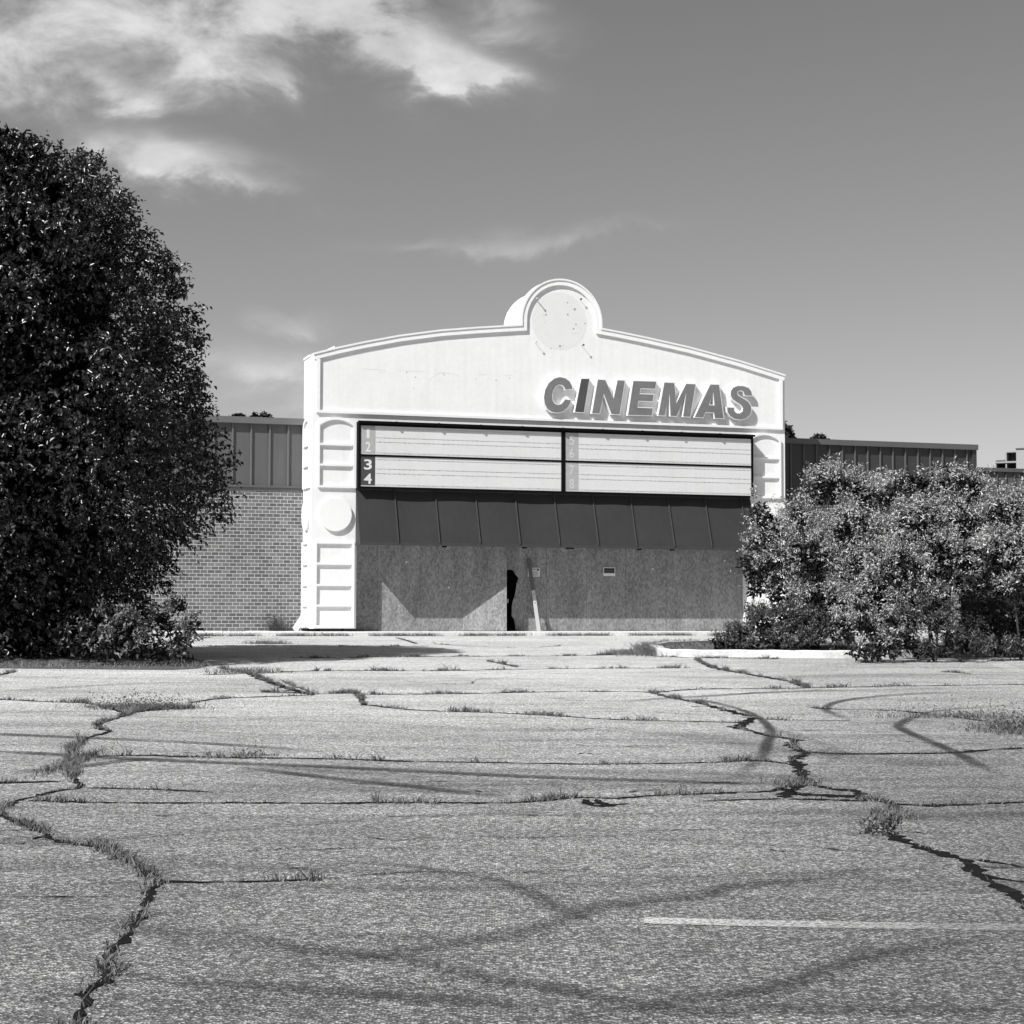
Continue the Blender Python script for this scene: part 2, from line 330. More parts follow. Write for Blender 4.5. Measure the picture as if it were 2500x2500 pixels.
# ================================================================ GROUND
def lot_pt(d, s):                    # d metres from the kerb line towards the camera, s along the facade
    p = P0-NX*(KERB_OFF+d)+AX*s; return Vector((p.x, p.y, gz(p.x, p.y)))
g = MB(); nx_, ny_ = 60, 50; vs = []; fs = []
ss = [-160+320*i/nx_ for i in range(nx_+1)]; ds = [140*(j/ny_)**1.5 for j in range(ny_+1)]
for j, d in enumerate(ds):
    for i, s in enumerate(ss): vs.append(lot_pt(d, s))
for j in range(ny_):
    for i in range(nx_):
        a = j*(nx_+1)+i; fs.append((a, a+nx_+1, a+nx_+2, a+1))
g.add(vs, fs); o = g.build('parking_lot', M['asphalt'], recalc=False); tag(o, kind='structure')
if o.data.polygons[0].normal.z < 0: o.data.flip_normals()
# land behind and beneath the building out to the horizon
b = MB(); q = [wld(-900, -KERB_OFF+.3, -.05), wld(900, -KERB_OFF+.3, -.05), wld(900, 1500, -.05), wld(-900, 1500, -.05)]
o = b.add(q, [(0, 1, 2, 3)]).build('ground', M['soil'], recalc=False); tag(o, kind='structure')
b = MB(); q = [lot_pt(140, -160), lot_pt(140, 160), lot_pt(600, 160), lot_pt(600, -160)]
o = b.add([v-Vector((0, 0, .02)) for v in q], [(0, 1, 2, 3)]).build('ground', M['soil'], recalc=False); tag(o, kind='structure')
if o.data.polygons[0].normal.z < 0: o.data.flip_normals()
# pavement slab with its kerb along the whole front
b = MB(); x = -60.0; FR = empty('pavement', P0, PHI)
col.objects.unlink(FR); bpy.data.objects.remove(FR)
while x < 70:
    x1 = x+3.0; w = random.uniform(-.012, .012)
    b.box(x+.008, x1-.008, -KERB_OFF+w, -KERB_OFF+.16+w, -.35, -.002+random.uniform(-.006, .004)); x = x1
o = b.build('kerb', M['kerb_white'], bevel=.02); o.location = P0; o.rotation_euler.z = PHI; tag(o, kind='structure')
b = MB(); x = -60.0
while x < 70:
    b.box(x+.006, x+1.494, -KERB_OFF+.18, 1.3, -.3, -.006); x += 1.5
o = b.build('pavement', M['concrete']); o.location = P0; o.rotation_euler.z = PHI; tag(o, kind='structure')

def smooth(pts, sub=3):
    out = []
    n = len(pts)
    for i in range(n-1):
        p0, p1, p2, p3 = pts[max(0, i-1)], pts[i], pts[i+1], pts[min(n-1, i+2)]
        for k in range(sub):
            t = k/sub; out.append(p1*1.0 + (p2-p0)*.5*t + (p0*2-p1*5+p2*4-p3)*.5*t*t + (p1*3-p0-p2*3+p3)*.5*t**3)
    out.append(pts[-1]); return out
def ribbon(name, px, w0, w1, m, up, jag=0.0, fade=(1, 1), sm=True, fadeends=0.0, step=None, sub=6):
    pts = [gp(u, v) for (u, v) in px]
    if sm: pts = smooth(pts, sub)
    if step:
        q = [pts[0]]
        for a, c in zip(pts, pts[1:]):
            L = (c-a).length; k = max(1, int(L/step))
            q += [a.lerp(c, (i+1)/k) for i in range(k)]
        pts = q
    n = len(pts); L = 0; vs = []; uv = []; fd = []
    for i, p in enumerate(pts):
        a, c = pts[max(0, i-1)], pts[min(n-1, i+1)]; d = (c-a); d.z = 0; d = d.normalized() if d.length > 1e-9 else Vector((1, 0, 0)); s = Vector((-d.y, d.x, 0))
        if jag > 0: s = s*(.75+.45*math.sin(L*7+px[0][0])*math.sin(L*17.3+1)+.25*math.sin(L*41))
        if i: L += (p-pts[i-1]).length
        t = i/(n-1); w = (w0+(w1-w0)*t)/2
        off = Vector((random.uniform(-1, 1), random.uniform(-1, 1), 0))*jag*.9
        la = w*(1+random.uniform(-.35, .55)*(jag > 0)); lb = w*(1+random.uniform(-.35, .55)*(jag > 0))
        if jag > 0 and (i == 0 or i == n-1): la = lb = .002
        for sgn, ww, vv in ((1, la, 1), (-1, lb, 0)):
            q = p+off+s*sgn*ww; vs.append((q.x, q.y, gz(q.x, q.y)+up)); uv.append((L, vv))
            f = fade[0]+(fade[1]-fade[0])*t
            if fadeends: f *= min(1, t/fadeends, (1-t)/fadeends)
            fd.append(f)
    fs = [(2*i, 2*i+1, 2*i+3, 2*i+2) for i in range(n-1)]
    me = bpy.data.meshes.new(name); me.from_pydata(vs, [], fs)
    ul = me.uv_layers.new(name='UVMap')
    for lp in me.loops: ul.data[lp.index].uv = uv[lp.vertex_index]
    at_ = me.attributes.new('fade', 'FLOAT', 'POINT'); at_.data.foreach_set('value', fd)
    me.materials.append(m); o = bpy.data.objects.new(name, me); col.objects.link(o); tag(o, kind='structure')
    if me.polygons[0].normal.z < 0: me.flip_normals()
    return o, pts

CRACKS = [  # (pixels, width at start, width at end, grass amount)
 ([(480,1729),(400,1733),(331,1739),(298,1750),(269,1758),(240,1770),(248,1781),(267,1787),(211,1802),(201,1816),(178,1828),(178,1870),(182,1899),(195,1924),(166,1928),(128,1934),(62,1951),(33,1959),(2,1982),(37,2006),(99,2029),(124,2048),(154,2056),(252,2072),(326,2107),(368,2135),(396,2154),(368,2177),(359,2200),(349,2233),(321,2261),(307,2293),(275,2317),(261,2354),(251,2396),(205,2428),(210,2456),(186,2510),(150,2600)], .065, .040, 1.2),
 ([(396,2154),(480,2155),(555,2154),(640,2152),(720,2150),(790,2146)], .05, .02, 1.5),
 ([(790,2146),(850,2142),(916,2135),(1000,2130),(1061,2130),(1150,2131),(1219,2133),(1400,2125),(1527,2122),(1685,2116)], .014, .008, .3),
 ([(203,1924),(373,1928),(518,1935)], .05, .03, .5),
 ([(66,1955),(290,1961),(621,1961),(800,1962),(986,1960),(1219,1961),(1303,1957),(1405,1948),(1500,1950),(1592,1943),(1700,1939),(1783,1936),(1886,1932),(1915,1920),(1957,1909)], .05, .06, 1.2),
 ([(-30,1911),(0,1911),(166,1909)], .09, .07, 1.4),
 ([(207,1847),(373,1845),(509,1849),(800,1853),(986,1859),(1196,1862),(1429,1866),(1700,1863),(1841,1857),(1928,1866)], .07, .05, 1.3),
 ([(-30,1706),(0,1708),(145,1715),(228,1719),(302,1741)], .08, .08, 1.2),
 ([(460,1717),(518,1708),(621,1702),(758,1698)], .08, .09, .8),
 ([(534,1630),(600,1642),(638,1657),(704,1681),(766,1698)], .14, .16, 1.6),
 ([(500,1648),(621,1644),(704,1640),(800,1638),(950,1638),(1079,1638),(1266,1634),(1500,1632),(1700,1631)], .13, .09, 1.3),
 ([(640,1690),(700,1692),(800,1694),(870,1694),(888,1720),(907,1722),(1010,1734),(1219,1741),(1382,1750),(1499,1757),(1700,1762),(1860,1766)], .09, .06, 1.5),
 ([(893,1696),(1126,1694),(1359,1689),(1545,1689),(1592,1692),(1648,1706),(1700,1715),(1775,1735),(1841,1752)], .09, .12, 1.2),
 ([(1592,1692),(1700,1683),(1907,1681),(2114,1677),(2362,1673),(2530,1671)], .1, .1, 1.0),
 ([(700,1607),(800,1606),(1093,1603),(1429,1601),(1569,1596),(1600,1602),(1700,1606),(1800,1607),(1900,1609)], .13, .13, 1.4),
 ([(1187,1613),(1220,1620),(1266,1629)], .1, .1, .8),
 ([(1700,1609),(1741,1630),(1824,1646),(1924,1663),(1969,1679)], .14, .14, 1.5),
 ([(1775,1773),(1804,1779),(1841,1787),(1878,1797),(1948,1806)], .10, .12, .4),
 ([(1841,1752),(1815,1765),(1804,1779)], .14, .1, .1),
 ([(1948,1806),(1932,1820),(1953,1833),(1969,1841),(1936,1853),(1948,1866),(1957,1886),(1965,1907),(1998,1920),(2040,1928),(2093,1932),(2106,1949),(2164,1957),(2184,1973),(2189,1990),(2176,2015),(2168,2031),(2189,2048),(2230,2064),(2289,2082),(2364,2105),(2382,2130),(2420,2153),(2471,2180),(2510,2214),(2560,2260)], .11, .075, .35),
 ([(2382,2100),(2440,2108),(2520,2122)], .05, .03, .5),
 ([(2395,2137),(2450,2148),(2520,2157)], .05, .04, .1),
 ([(1969,1837),(2073,1841),(2313,1839),(2425,1830),(2530,1827)], .09, .09, .8),
 ([(1795,1750),(1907,1758),(2085,1760)], .06, .05, .7),
 ([(1982,1727),(2015,1731),(2114,1733),(2197,1736),(2247,1741),(2342,1752),(2404,1762)], .08, .12, 1.4),
 ([(1700,1957),(1907,1951),(2073,1955),(2130,1955)], .03, .07, .3),
 ([(2184,1963),(2280,1967),(2530,1958)], .10, .05, .5),
 ([(1910,1925),(1960,1940),(2080,1945),(2110,1952)], .10, .14, .1),
 ([(1957,1909),(1930,1935),(1915,1948)], .10, .1, .1),
 ([(1425,1952),(1443,1966),(1480,1968),(1500,1965)], .09, .05, .1),
 ([(1455,1952),(1470,1962),(1500,1965),(1540,1963)], .07, .03, .1),
 ([(-20,1650),(0,1648),(41,1638)], .14, .1, .8),
 ([(10,2191),(326,2190)], .012, .010, .1),
 ([(75,2050),(112,2042)], .03, .05, .4),
 ([(967,1557),(1000,1566),(1017,1572)], .12, .1, .3),
 ([(480,1577),(640,1577),(900,1578),(1050,1577)], .10, .08, .5),
 ([(1060,1572),(1150,1578),(1290,1581),(1370,1577)], .08, .06, .3),
 ([(2433,1762),(2520,1775)], .3, .3, 2.0),
 ([(2100,1618),(2250,1616),(2400,1615),(2530,1612)], .16, .2, 1.6),
 ([(2300,1640),(2370,1645)], .12, .1, 1.0),
 ([(690,1662),(720,1676),(760,1690)], .05, .03, .6),
 ([(1000,1665),(1100,1670),(1180,1668)], .02, .02, .1),
]
GRASS = []       # (point, height, lean)
for (px, w0, w1, gr) in CRACKS:
    Y0 = gp(*px[0]).y; Y1 = gp(*px[-1]).y
    o, pts = ribbon('pavement_crack', px, w0, w1, M['tar'], .004, jag=.014 if max(Y0, Y1) > 12 else .007, sm=True, sub=3, step=.10 if min(Y0, Y1) > 12 else .035)
    L = 0; ph = random.uniform(0, 50)
    for a, c in zip(pts, pts[1:]):
        seg = (c-a).length; L += seg
        dens = max(0, .34+math.sin(L*1.3+ph)*.3+math.sin(L*6.1+ph*2)*.5+random.uniform(-.2, .2))
        k = seg*dens*gr*70
        for _ in range(int(k)+(random.random() < k % 1)):
            p = a.lerp(c, random.random())+Vector((random.gauss(0, .02), random.gauss(0, .03), 0))
            GRASS.append((p, random.uniform(.015, .048)*(.7+.3*min(gr, 1.6))*(.45+.9*dens)*(2.0 if random.random() < .06 else 1)))

L = 0
pts = smooth([gp(u, v) for (u, v) in CRACKS[0][0]], 5)     # feathery grass fills the long left crack
for a, c in zip(pts, pts[1:]):
    seg = (c-a).length; L += seg; dn = .55+.45*math.sin(L*1.9+.6)*math.sin(L*.83+1.1)
    k = seg*dn*dn*110*min(1, a.y/9)
    for _ in range(int(k)):
        p = a.lerp(c, random.random())+Vector((-.025+random.gauss(0, .022), random.gauss(.015, .03), 0)); GRASS.append((p, random.uniform(.02, .06)*(.4+.8*dn)))
rh = random.Random(11)      # hairline cracks
for _ in range(40):
    u = rh.uniform(-100, 2400); v = rh.uniform(1640, 2120); Ln = rh.uniform(90, 420); px = [(u, v)]; hd = 0
    for i in range(6):
        px.append((px[-1][0]+(Ln/6 if not hd else rh.uniform(-14, 14)), px[-1][1]+(rh.uniform(-4, 4) if not hd else Ln/28)))
    ribbon('pavement_crack', px, (.008+.0008*gp(u, v).y), .005, M['tar'], .0045, jag=.006, sm=True, sub=3, step=.12)
SKIDS = [ # pixels, width0, width1, strength (0 faint 1 strong)
 ([(1359,1712),(1500,1712),(1600,1708),(1700,1710),(1762,1721),(1816,1737),(1853,1754),(1878,1779),(1882,1795),(1874,1812),(1861,1845),(1824,1878),(1770,1915)], .12, .17, 1),
 ([(1500,1717),(1620,1706),(1700,1702),(1866,1692),(2073,1686),(2530,1679)], .2, .2, .8),
 ([(2530,1690),(2321,1691),(2155,1700),(2052,1713),(2015,1729),(2027,1741),(2073,1758)], .15, .16, 1),
 ([(2530,1717),(2300,1735),(2247,1746),(2197,1768),(2209,1785),(2321,1833),(2383,1866),(2454,1899)], .18, .17, 1),
 ([(1824,1770),(1907,1787),(1990,1812),(2040,1833),(2040,1853),(1990,1874)], .2, .24, .6),
 ([(-30,1793),(0,1794),(186,1802),(414,1812),(620,1824),(800,1837)], .22, .16, .9),
 ([(-30,1835),(0,1837),(166,1845),(373,1857),(800,1874),(1266,1897),(1700,1911),(1900,1915)], .26, .2, 1),
 ([(-20,1860),(300,1857),(600,1868),(900,1893),(1200,1900)], .3, .25, .5),
 ([(17,1890),(166,1876),(331,1857),(497,1851)], .18, .14, .8),
 ([(560,1872),(800,1901),(986,1920),(1266,1953)], .2, .16, .7),
 ([(-30,2074),(0,2072),(233,2056),(466,2035),(800,2011),(1079,1992),(1359,1978),(1500,1966)], .1, .12, .8),
 ([(568,2107),(800,2107),(940,2112),(1061,2126),(1196,2149),(1289,2177),(1382,2233),(1420,2250)], .07, .20, 1),
 ([(500,2400),(800,2354),(986,2326),(1219,2289),(1405,2242),(1475,2214),(1700,2190),(1786,2168),(1926,2154),(2159,2126),(2322,2112)], .22, .24, 1),
 ([(326,2265),(559,2284),(745,2321),(900,2335),(1033,2354),(1219,2396),(1359,2419),(1545,2456),(1700,2475),(1900,2500)], .18, .24, 1),
 ([(1300,2510),(1600,2456),(1786,2433),(1926,2405),(2112,2340),(2252,2317),(2520,2275)], .22, .24, 1),
 ([(250,2385),(559,2405),(900,2433),(1126,2447),(1500,2480)], .2, .2, .7),
 ([(1500,2480),(1926,2466),(2200,2472),(2520,2470)], .2, .24, .8),
 ([(-20,1692),(124,1681),(373,1669),(621,1669),(800,1672)], .12, .1, .7),
 ([(-20,1744),(200,1737),(420,1732),(900,1726)], .1, .08, .5),
 ([(1200,1880),(1500,1886),(1800,1892),(2100,1905),(2400,1900),(2530,1895)], .5, .6, .5),
 ([(1500,1790),(1700,1800),(1900,1830),(2200,1860),(2530,1862)], .9, .9, .45),
 ([(1700,1990),(2000,1985),(2300,1998),(2530,1990)], .5, .6, .5),
 ([(0,2240),(250,2255),(500,2300),(800,2310)], .3, .4, .4),
 ([(1480,1650),(1800,1655),(2100,1650),(2530,1652)], 1.6, 2.0, .45),
]
rs = random.Random(5)
for _ in range(38):
    u = rs.uniform(-100, 2300); v = rs.uniform(1650, 2000) if rs.random() < .8 else rs.uniform(2000, 2300); Ln = rs.uniform(500, 1500); k = rs.uniform(-.03, .05); cvt = rs.uniform(-35, 35)
    SKIDS.append(([(u+Ln*t, v+k*Ln*t+cvt*(t-t*t)*2) for t in (0, .2, .4, .6, .8, 1)], rs.uniform(.10, .3), rs.uniform(.10, .3), .5))
for (px, w0, w1, st) in SKIDS:
    o, _ = ribbon('tyre_mark', px, w0, w1, (M['rubber_dark'] if gp(*px[0]).y > 13 else M['rubber']) if st > .65 else M['rubber_faint'], .009+random.uniform(0, .004), fade=(1, 1), fadeends=.22)
for (px, w0, f0, f1) in [
        ([(1572,2250),(1700,2253),(1950,2259),(2200,2263),(2560,2268)], .155, 1.0, .30),
        ([(-60,1690),(48,1691)], .17, .8, .8), ([(2425,1619),(2510,1645)], .35, .8, .6), ([(2155,1733),(2520,1735)], .15, .45, .6),
        ([(1650,1781),(1870,1783)], .2, .35, .3), ([(1950,1791),(2425,1795)], .15, .35, .3), ([(1980,1871),(2155,1870)], .13, .3, .3), ([(1620,1724),(1760,1723)], .16, .5, .3)]:
    ribbon('parking_line', px, w0, w0, M['paint'], .006, fade=(f0, f1))

# ================================================================ CINEMA FRONT
cin = empty('cinema_entrance', P0, PHI)
tag(cin, 'white stucco cinema entrance with curved parapet and round disc on top, boarded up below', 'building')
def poly(px, y=0.0): return [fp(u, v, y) for (u, v) in px]
XL = 0.0; XR = fp(1918, 1400)[0]; XI = fp(870, 1400)[0]; XJ = fp(1829, 1400)[0]
top_l = poly([(766,864),(824,849),(886,836),(973,820),(1073,807),(1166,800),(1272,794)])
top_r = poly([(1468,803),(1500,809),(1569,823),(1680,848),(1805,882),(1918,917)])
top_l[0] = (XL, top_l[0][1]); top_r[-1] = (XR, top_r[-1][1])
c0 = fp(1272, 780); c1 = fp(1467, 786); cx = (c0[0]+c1[0])/2; cr = (c1[0]-c0[0])/2; cz = fp(1370, 683)[1]-cr*1.0
def circ(cx, cz, r, a0, a1, n=40): return [(cx+r*math.cos(a0+(a1-a0)*i/n), cz+r*math.sin(a0+(a1-a0)*i/n)) for i in range(n+1)]
ring = circ(cx, cz, cr, math.pi, 0)
top_l[-1] = (cx-cr, top_l[-1][1]); top_r[0] = (cx+cr, top_r[0][1])
HB = fp(1100, 1325)[1]                # underside of the header
BZ = .07
outline = [(XL, BZ)]+top_l+ring+top_r+[(XR, BZ), (XJ, BZ), (XJ, HB), (XI, HB), (XI, BZ)]
body = MB().prism(outline, 0, .35)
# side returns, back
zl = top_l[0][1]; zr = top_r[-1][1]
body.box(XL, XL+.3, .35, 1.18, BZ, zl-.02).box(XR-.3, XR, .35, 1.18, BZ, zr-.02)
body.box(XL+.3, XR-.3, .9, 1.4, HB, 5.2)
body.box(XI-.35, XI, .35, .5, BZ, HB).box(XJ, XJ+.35, .35, .5, BZ, HB)
body.build('wall', M['stucco'], cin)
dr = MB().prism(circ(cx, cz, cr*.93, math.pi, 0)+[(cx+cr*.93, top_l[-1][1]-.8), (cx-cr*.93, top_l[-1][1]-.8)], .35, 1.95)
dr.build('parapet_drum', M['stucco'], cin)
# parapet moulding: follows the outline, proud of the wall
outer = top_l+ring[1:-1]+top_r
def offset_poly(pts, d, closed=False):
    out = []; n = len(pts)
    for i, p in enumerate(pts):
        a = pts[(i-1) % n] if (closed or i) else p; c = pts[(i+1) % n] if (closed or i < n-1) else p
        d1 = Vector((p[0]-a[0], p[1]-a[1])); d2 = Vector((c[0]-p[0], c[1]-p[1]))
        d1 = d1.normalized() if d1.length > 1e-9 else d2.normalized(); d2 = d2.normalized() if d2.length > 1e-9 else d1
        n1 = Vector((-d1.y, d1.x)); n2 = Vector((-d2.y, d2.x)); m = (n1+n2); m = m.normalized() if m.length > 1e-6 else n1
        k = d/max(.45, m.dot(n1)); out.append((p[0]+m.x*k, p[1]+m.y*k))
    return out
def band(b, line, o0, o1, y0, y1):
    A = offset_poly(line, -o0); B = offset_poly(line, -o1); n = len(line); base = len(b.v)
    for P, y in ((A, y0), (B, y0), (A, y1), (B, y1)): b.v += [(p[0], y, p[1]) for p in P]
    for i in range(n-1):
        j = i+1
        b.f += [(base+i, base+j, base+n+j, base+n+i), (base+i, base+2*n+i, base+2*n+j, base+j), (base+n+i, base+n+j, base+3*n+j, base+3*n+i)]
    b.f += [(base, base+n, base+3*n, base+2*n), (base+n-1, base+3*n-1, base+4*n-1, base+2*n-1)]
PR = .058
outer2 = [(XL, zl)]+top_l[1:]+ring[1:-1]+top_r[:-1]+[(XR, zr)]
b = MB(); band(b, outer2, .035, .17, -PR, .0)
fzb = fp(778, 1006)[1]; zb_r = fp(1912, 1051)[1]; fz = (fzb+zb_r)/2      # lower edge of the frieze
fl = XL+.13; frt = XR-.12
b.box(fl-.03, fl+.075, -PR+.002, 0, fz+.075, zl-.13).box(frt-.075, frt+.03, -PR+.002, 0, fz+.075, zr-.13).box(fl-.03, frt+.03, -PR-.004, 0, fz, fz+.075)
b.build('frieze_moulding', M['stucco_trim'], cin)
b = MB(); band(b, outer2, -.02, .033, -PR-.022, .36)
b.box(XL-.022, XL+.03, .36, 1.2, zl-.035, zl+.03)
b.build('parapet_cap', M['flash'], cin)
b = MB(); q = poly([(797,853),(819,843),(819,850)]); b.prism(q, .1, .16); b.build('loose_flashing', M['flash'], cin)
# corner cap: mitre line at the left return
# ---- pillar decoration
def pz(v, u=820): return fp(u, v)[1]
def arch(x0, x1, zs, za, n=14):      # segment arch from (x0,zs) over za to (x1,zs)
    w = (x1-x0)/2; h = za-zs; r = (w*w+h*h)/(2*h); a = math.asin(min(1, w/r))
    return [((x0+x1)/2+r*math.sin(-a+2*a*i/n), zs+h-r+r*math.cos(-a+2*a*i/n)) for i in range(n+1)]
U = dict(x0=fp(775,1100)[0], x1=fp(869,1100)[0], i0=fp(780,1100)[0], i1=fp(862,1100)[0])
Lw = dict(x0=fp(765.5,1430)[0], x1=fp(864,1430)[0], i0=fp(772,1430)[0], i1=fp(857.5,1430)[0])
def flip(pts, on): return [((XL+XR)-x if on else x, z) for (x, z) in pts]
PD = .062
def pillar_trim(on):
    X = lambda pts: flip(pts, on)
    outerU = [(U['x0'], pz(1191)), (U['x0'], pz(1036))]+arch(U['x0'], U['x1'], pz(1036), pz(1019))[1:-1]+[(U['x1'], pz(1036)), (U['x1'], pz(1191))]
    h1 = [(U['i0'], pz(1082.5)), (U['i0'], pz(1040))]+arch(U['i0'], U['i1'], pz(1040), pz(1025))[1:-1]+[(U['i1'], pz(1040)), (U['i1'], pz(1082.5))]
    def rect(a, c, z0, z1): return [(a, z0), (a, z1), (c, z1), (c, z0)]
    b = MB(); b.prism(X(outerU), -PD, 0, [X(h1), X(rect(U['i0'], U['i1'], pz(1132.7), pz(1088))), X(rect(U['i0'], U['i1'], pz(1185.5), pz(1138)))]); b.build('arched_panel_frame', M['stucco_trim'], cin)
    outL = rect(Lw['x0'], Lw['x1'], pz(1532), pz(1322.8))
    b = MB(); b.prism(X(outL), -PD, 0, [X(rect(Lw['i0'], Lw['i1'], pz(c), pz(a))) for (a, c) in ((1327.6,1373.6),(1379,1425.8),(1430.4,1476),(1480.8,1526.4))]); b.build('square_panel_frame', M['stucco_trim'], cin)
for on in (False, True):
    pillar_trim(on)
    c = fp(818, 1256.6); r = 40*.0117
    ctr = ((XL+XR)-c[0], c[1]) if on else c
    MB().prism(circ(ctr[0], ctr[1], r, 0, 2*math.pi, 48)[:-1], -.07, 0).build('pillar_disc', M['stucco_trim'], cin)
# the same pattern round the corner on the left return
b = MB(); y0, y1 = .16, 1.04
def sx(b, ya, yb, za, zb, p=PD): b.box(-p, 0, ya, yb, za, zb)
for (a, c) in ((1036, 1191), (1322.8, 1532)):
    sx(b, y0, y0+.06, pz(c), pz(a)); sx(b, y1-.06, y1, pz(c), pz(a))
for v0, v1 in ((1082.5,1088),(1132.7,1138),(1185.5,1191),(1322.8,1327.6),(1373.6,1379),(1425.8,1430.4),(1476,1480.8),(1526.4,1532)):
    sx(b, y0+.06, y1-.06, pz(v1), pz(v0), PD-.002)
ar = arch(y0, y1, pz(1036), pz(1019), 12); ai = arch(y0+.06, y1-.06, pz(1040), pz(1025), 12)
for i in range(12):
    q = [ar[i], ar[i+1], ai[i+1], ai[i]]
    b.add([(-PD, p[0], p[1]) for p in q]+[(0, p[0], p[1]) for p in q], [(0, 1, 2, 3), (7, 6, 5, 4), (0, 4, 5, 1), (1, 5, 6, 2), (2, 6, 7, 3), (3, 7, 4, 0)])
dc = circ(.6, fp(818, 1256.6)[1], .44, 0, 2*math.pi, 40)[:-1]; n = len(dc)
b.add([(-.07, p[0], p[1]) for p in dc]+[(0, p[0], p[1]) for p in dc], [tuple(range(n))]+[(i, i+n, (i+1) % n+n, (i+1) % n) for i in range(n)])
b.build('side_panel_frame', M['stucco_trim'], cin)
# black block painted in for the dark gap under the damaged left return
b = MB(); b.box(-.02, .34, .3, 1.1, .0, BZ+.0); b.build('dark_gap_block', M['hole'], cin)
# ---- fixings and stains where the old round sign hung, and ghost outlines of removed letters
for (u, v, lx) in ((1312.5,728,.17),(1310.5,835,.16),(1419,730,.12),(1425,842,.17)):
    x, z = fp(u, v, -lx); b = MB(); w_ = .011 if u == 1312.5 else .004; b.box(x-w_, x+w_, -lx, 0, z-w_, z+w_); w_ = .024; b.box(x-w_, x+w_, -lx-.004, -lx+.01, z-w_, z+w_); b.build('sign_bolt', M['track'] if u < 1400 else M['black_metal'], cin)
x, z = fp(1316, 724, -.02)
x, z = fp(1365, 784); MB().prism(circ(x, z, 74*.0117, 0, 2*math.pi, 64)[:-1], -.002, 0).build('disc_scar', mat('stucco_scar', .71, .9, .2, [(2.5, .05, 4, one), (25, .08, 3, one)]), cin)
b = MB()
for (u, v, r) in ((1385,739,1.8),(1403,755,3),(1386,768,2.2),(1333,768,2.2),(1328,770,1.2),(1406,792,1.9),(1400,803,2.1),(1428,790,1.8),(1367,845,2.8),(1345,851,1.4),(1374,844,1.2),(1398,813,1),(1404,814,1),(1410,813,.9),(1330,787,1)):
    x, z = fp(u, v); MB().prism(circ(x, z, r*.0115, 0, 2*math.pi, 9)[:-1], -.005, 0).build('fixing_hole', M['stain'], cin)
for (u, v, r) in ((993,909,1.6),(1014,921,1.6),(1082,911,1.2),(1084,915,1.5),(1162,925,1.3),(1211,929,1.5),(1244,923,1.3),(930,909,1),(1010,948,1),(1070,930,.8)):
    x, z = fp(u, v); MB().prism(circ(x, z, r*.0115, 0, 2*math.pi, 8)[:-1], -.003, 0).build('fixing_hole', M['stain'], cin)
def thinline(b, px, w=.006):
    p = poly(px)
    for a, c in zip(p, p[1:]):
        d = Vector((c[0]-a[0], c[1]-a[1])).normalized()*w; b.prism([(a[0]-d.y, a[1]+d.x), (c[0]-d.y, c[1]+d.x), (c[0]+d.y, c[1]-d.x), (a[0]+d.y, a[1]-d.x)], -.002, 0)
SC = mat('scar', .6, .9, .2)
for px in ([(886,901),(915,902),(935,904),(942,908)], [(971,904),(1000,906),(1036,908)], [(1047,933),(1055,922),(1068,913),(1084,910),(1104,912),(1121,918)], [(1167,914),(1190,915)], [(1230,916),(1252,916)]):
    b = MB(); thinline(b, px); b.build('letter_scar', SC, cin)

# ---- boarded opening
yw = .46
zp = HB+.02
hole = [(1237,1392),(1247,1390.5),(1253.5,1393.5),(1256.5,1400.5),(1265,1410),(1265,1416),(1261,1425.5),(1259.5,1439),(1256.5,1455),(1252,1467),(1249.5,1480),(1249.5,1504.5),(1255,1512),(1257,1523),(1259.5,1540)]
hp = poly(hole, yw)
xh0 = fp(1170, 1450, yw)[0]; xs = [XI-.3]
seams = [fp(u, 1450, yw)[0] for u in (1130, 1334, 1432, 1528, 1627, 1719)]
def panel(x0, x1, dy=0.0, g=.003): MB().prism([(x0+g, 0), (x0+g, zp), (x1-g, zp), (x1-g, 0)], yw+dy, yw+.018+dy).build('plywood_sheet', M['osb'], cin)
xa = XI-.25; xb = seams[0]; panel(xa, fp(922, 1450, yw)[0], .002); panel(fp(922, 1450, yw)[0], fp(1026, 1450, yw)[0], -.001); panel(fp(1026, 1450, yw)[0], xb, .001)
# sheet with the torn hole
pts = [(hp[0][0]-.02, zp)]+[(hp[0][0]-.02, hp[0][1])]+hp[0:-1]+[(hp[-1][0], 0), (seams[1]-.004, 0), (seams[1]-.004, zp)]
MB().prism(pts, yw, yw+.018).build('plywood_sheet', M['osb'], cin)
MB().prism([(xb+.004, hp[0][1]+.03), (xb+.004, zp), (hp[0][0]-.024, zp), (hp[0][0]-.024, hp[0][1]+.03)], yw+.001, yw+.019).build('plywood_sheet', M['osb'], cin)
ex = [seams[1], seams[2], seams[3], seams[4], seams[5], XJ+.25]
for i in range(5): panel(ex[i], ex[i+1], (.0, .003, -.001, .002, 0)[i])
for (x0, x1) in ((XI-.3, xb-.11), (seams[1]+.11, XJ+.3)): MB().box(x0, x1, yw+.04, yw+.05, 0, zp).build('blackout_sheet', M['hole'], cin)  # unseen black sheets added to stop light showing through the joints
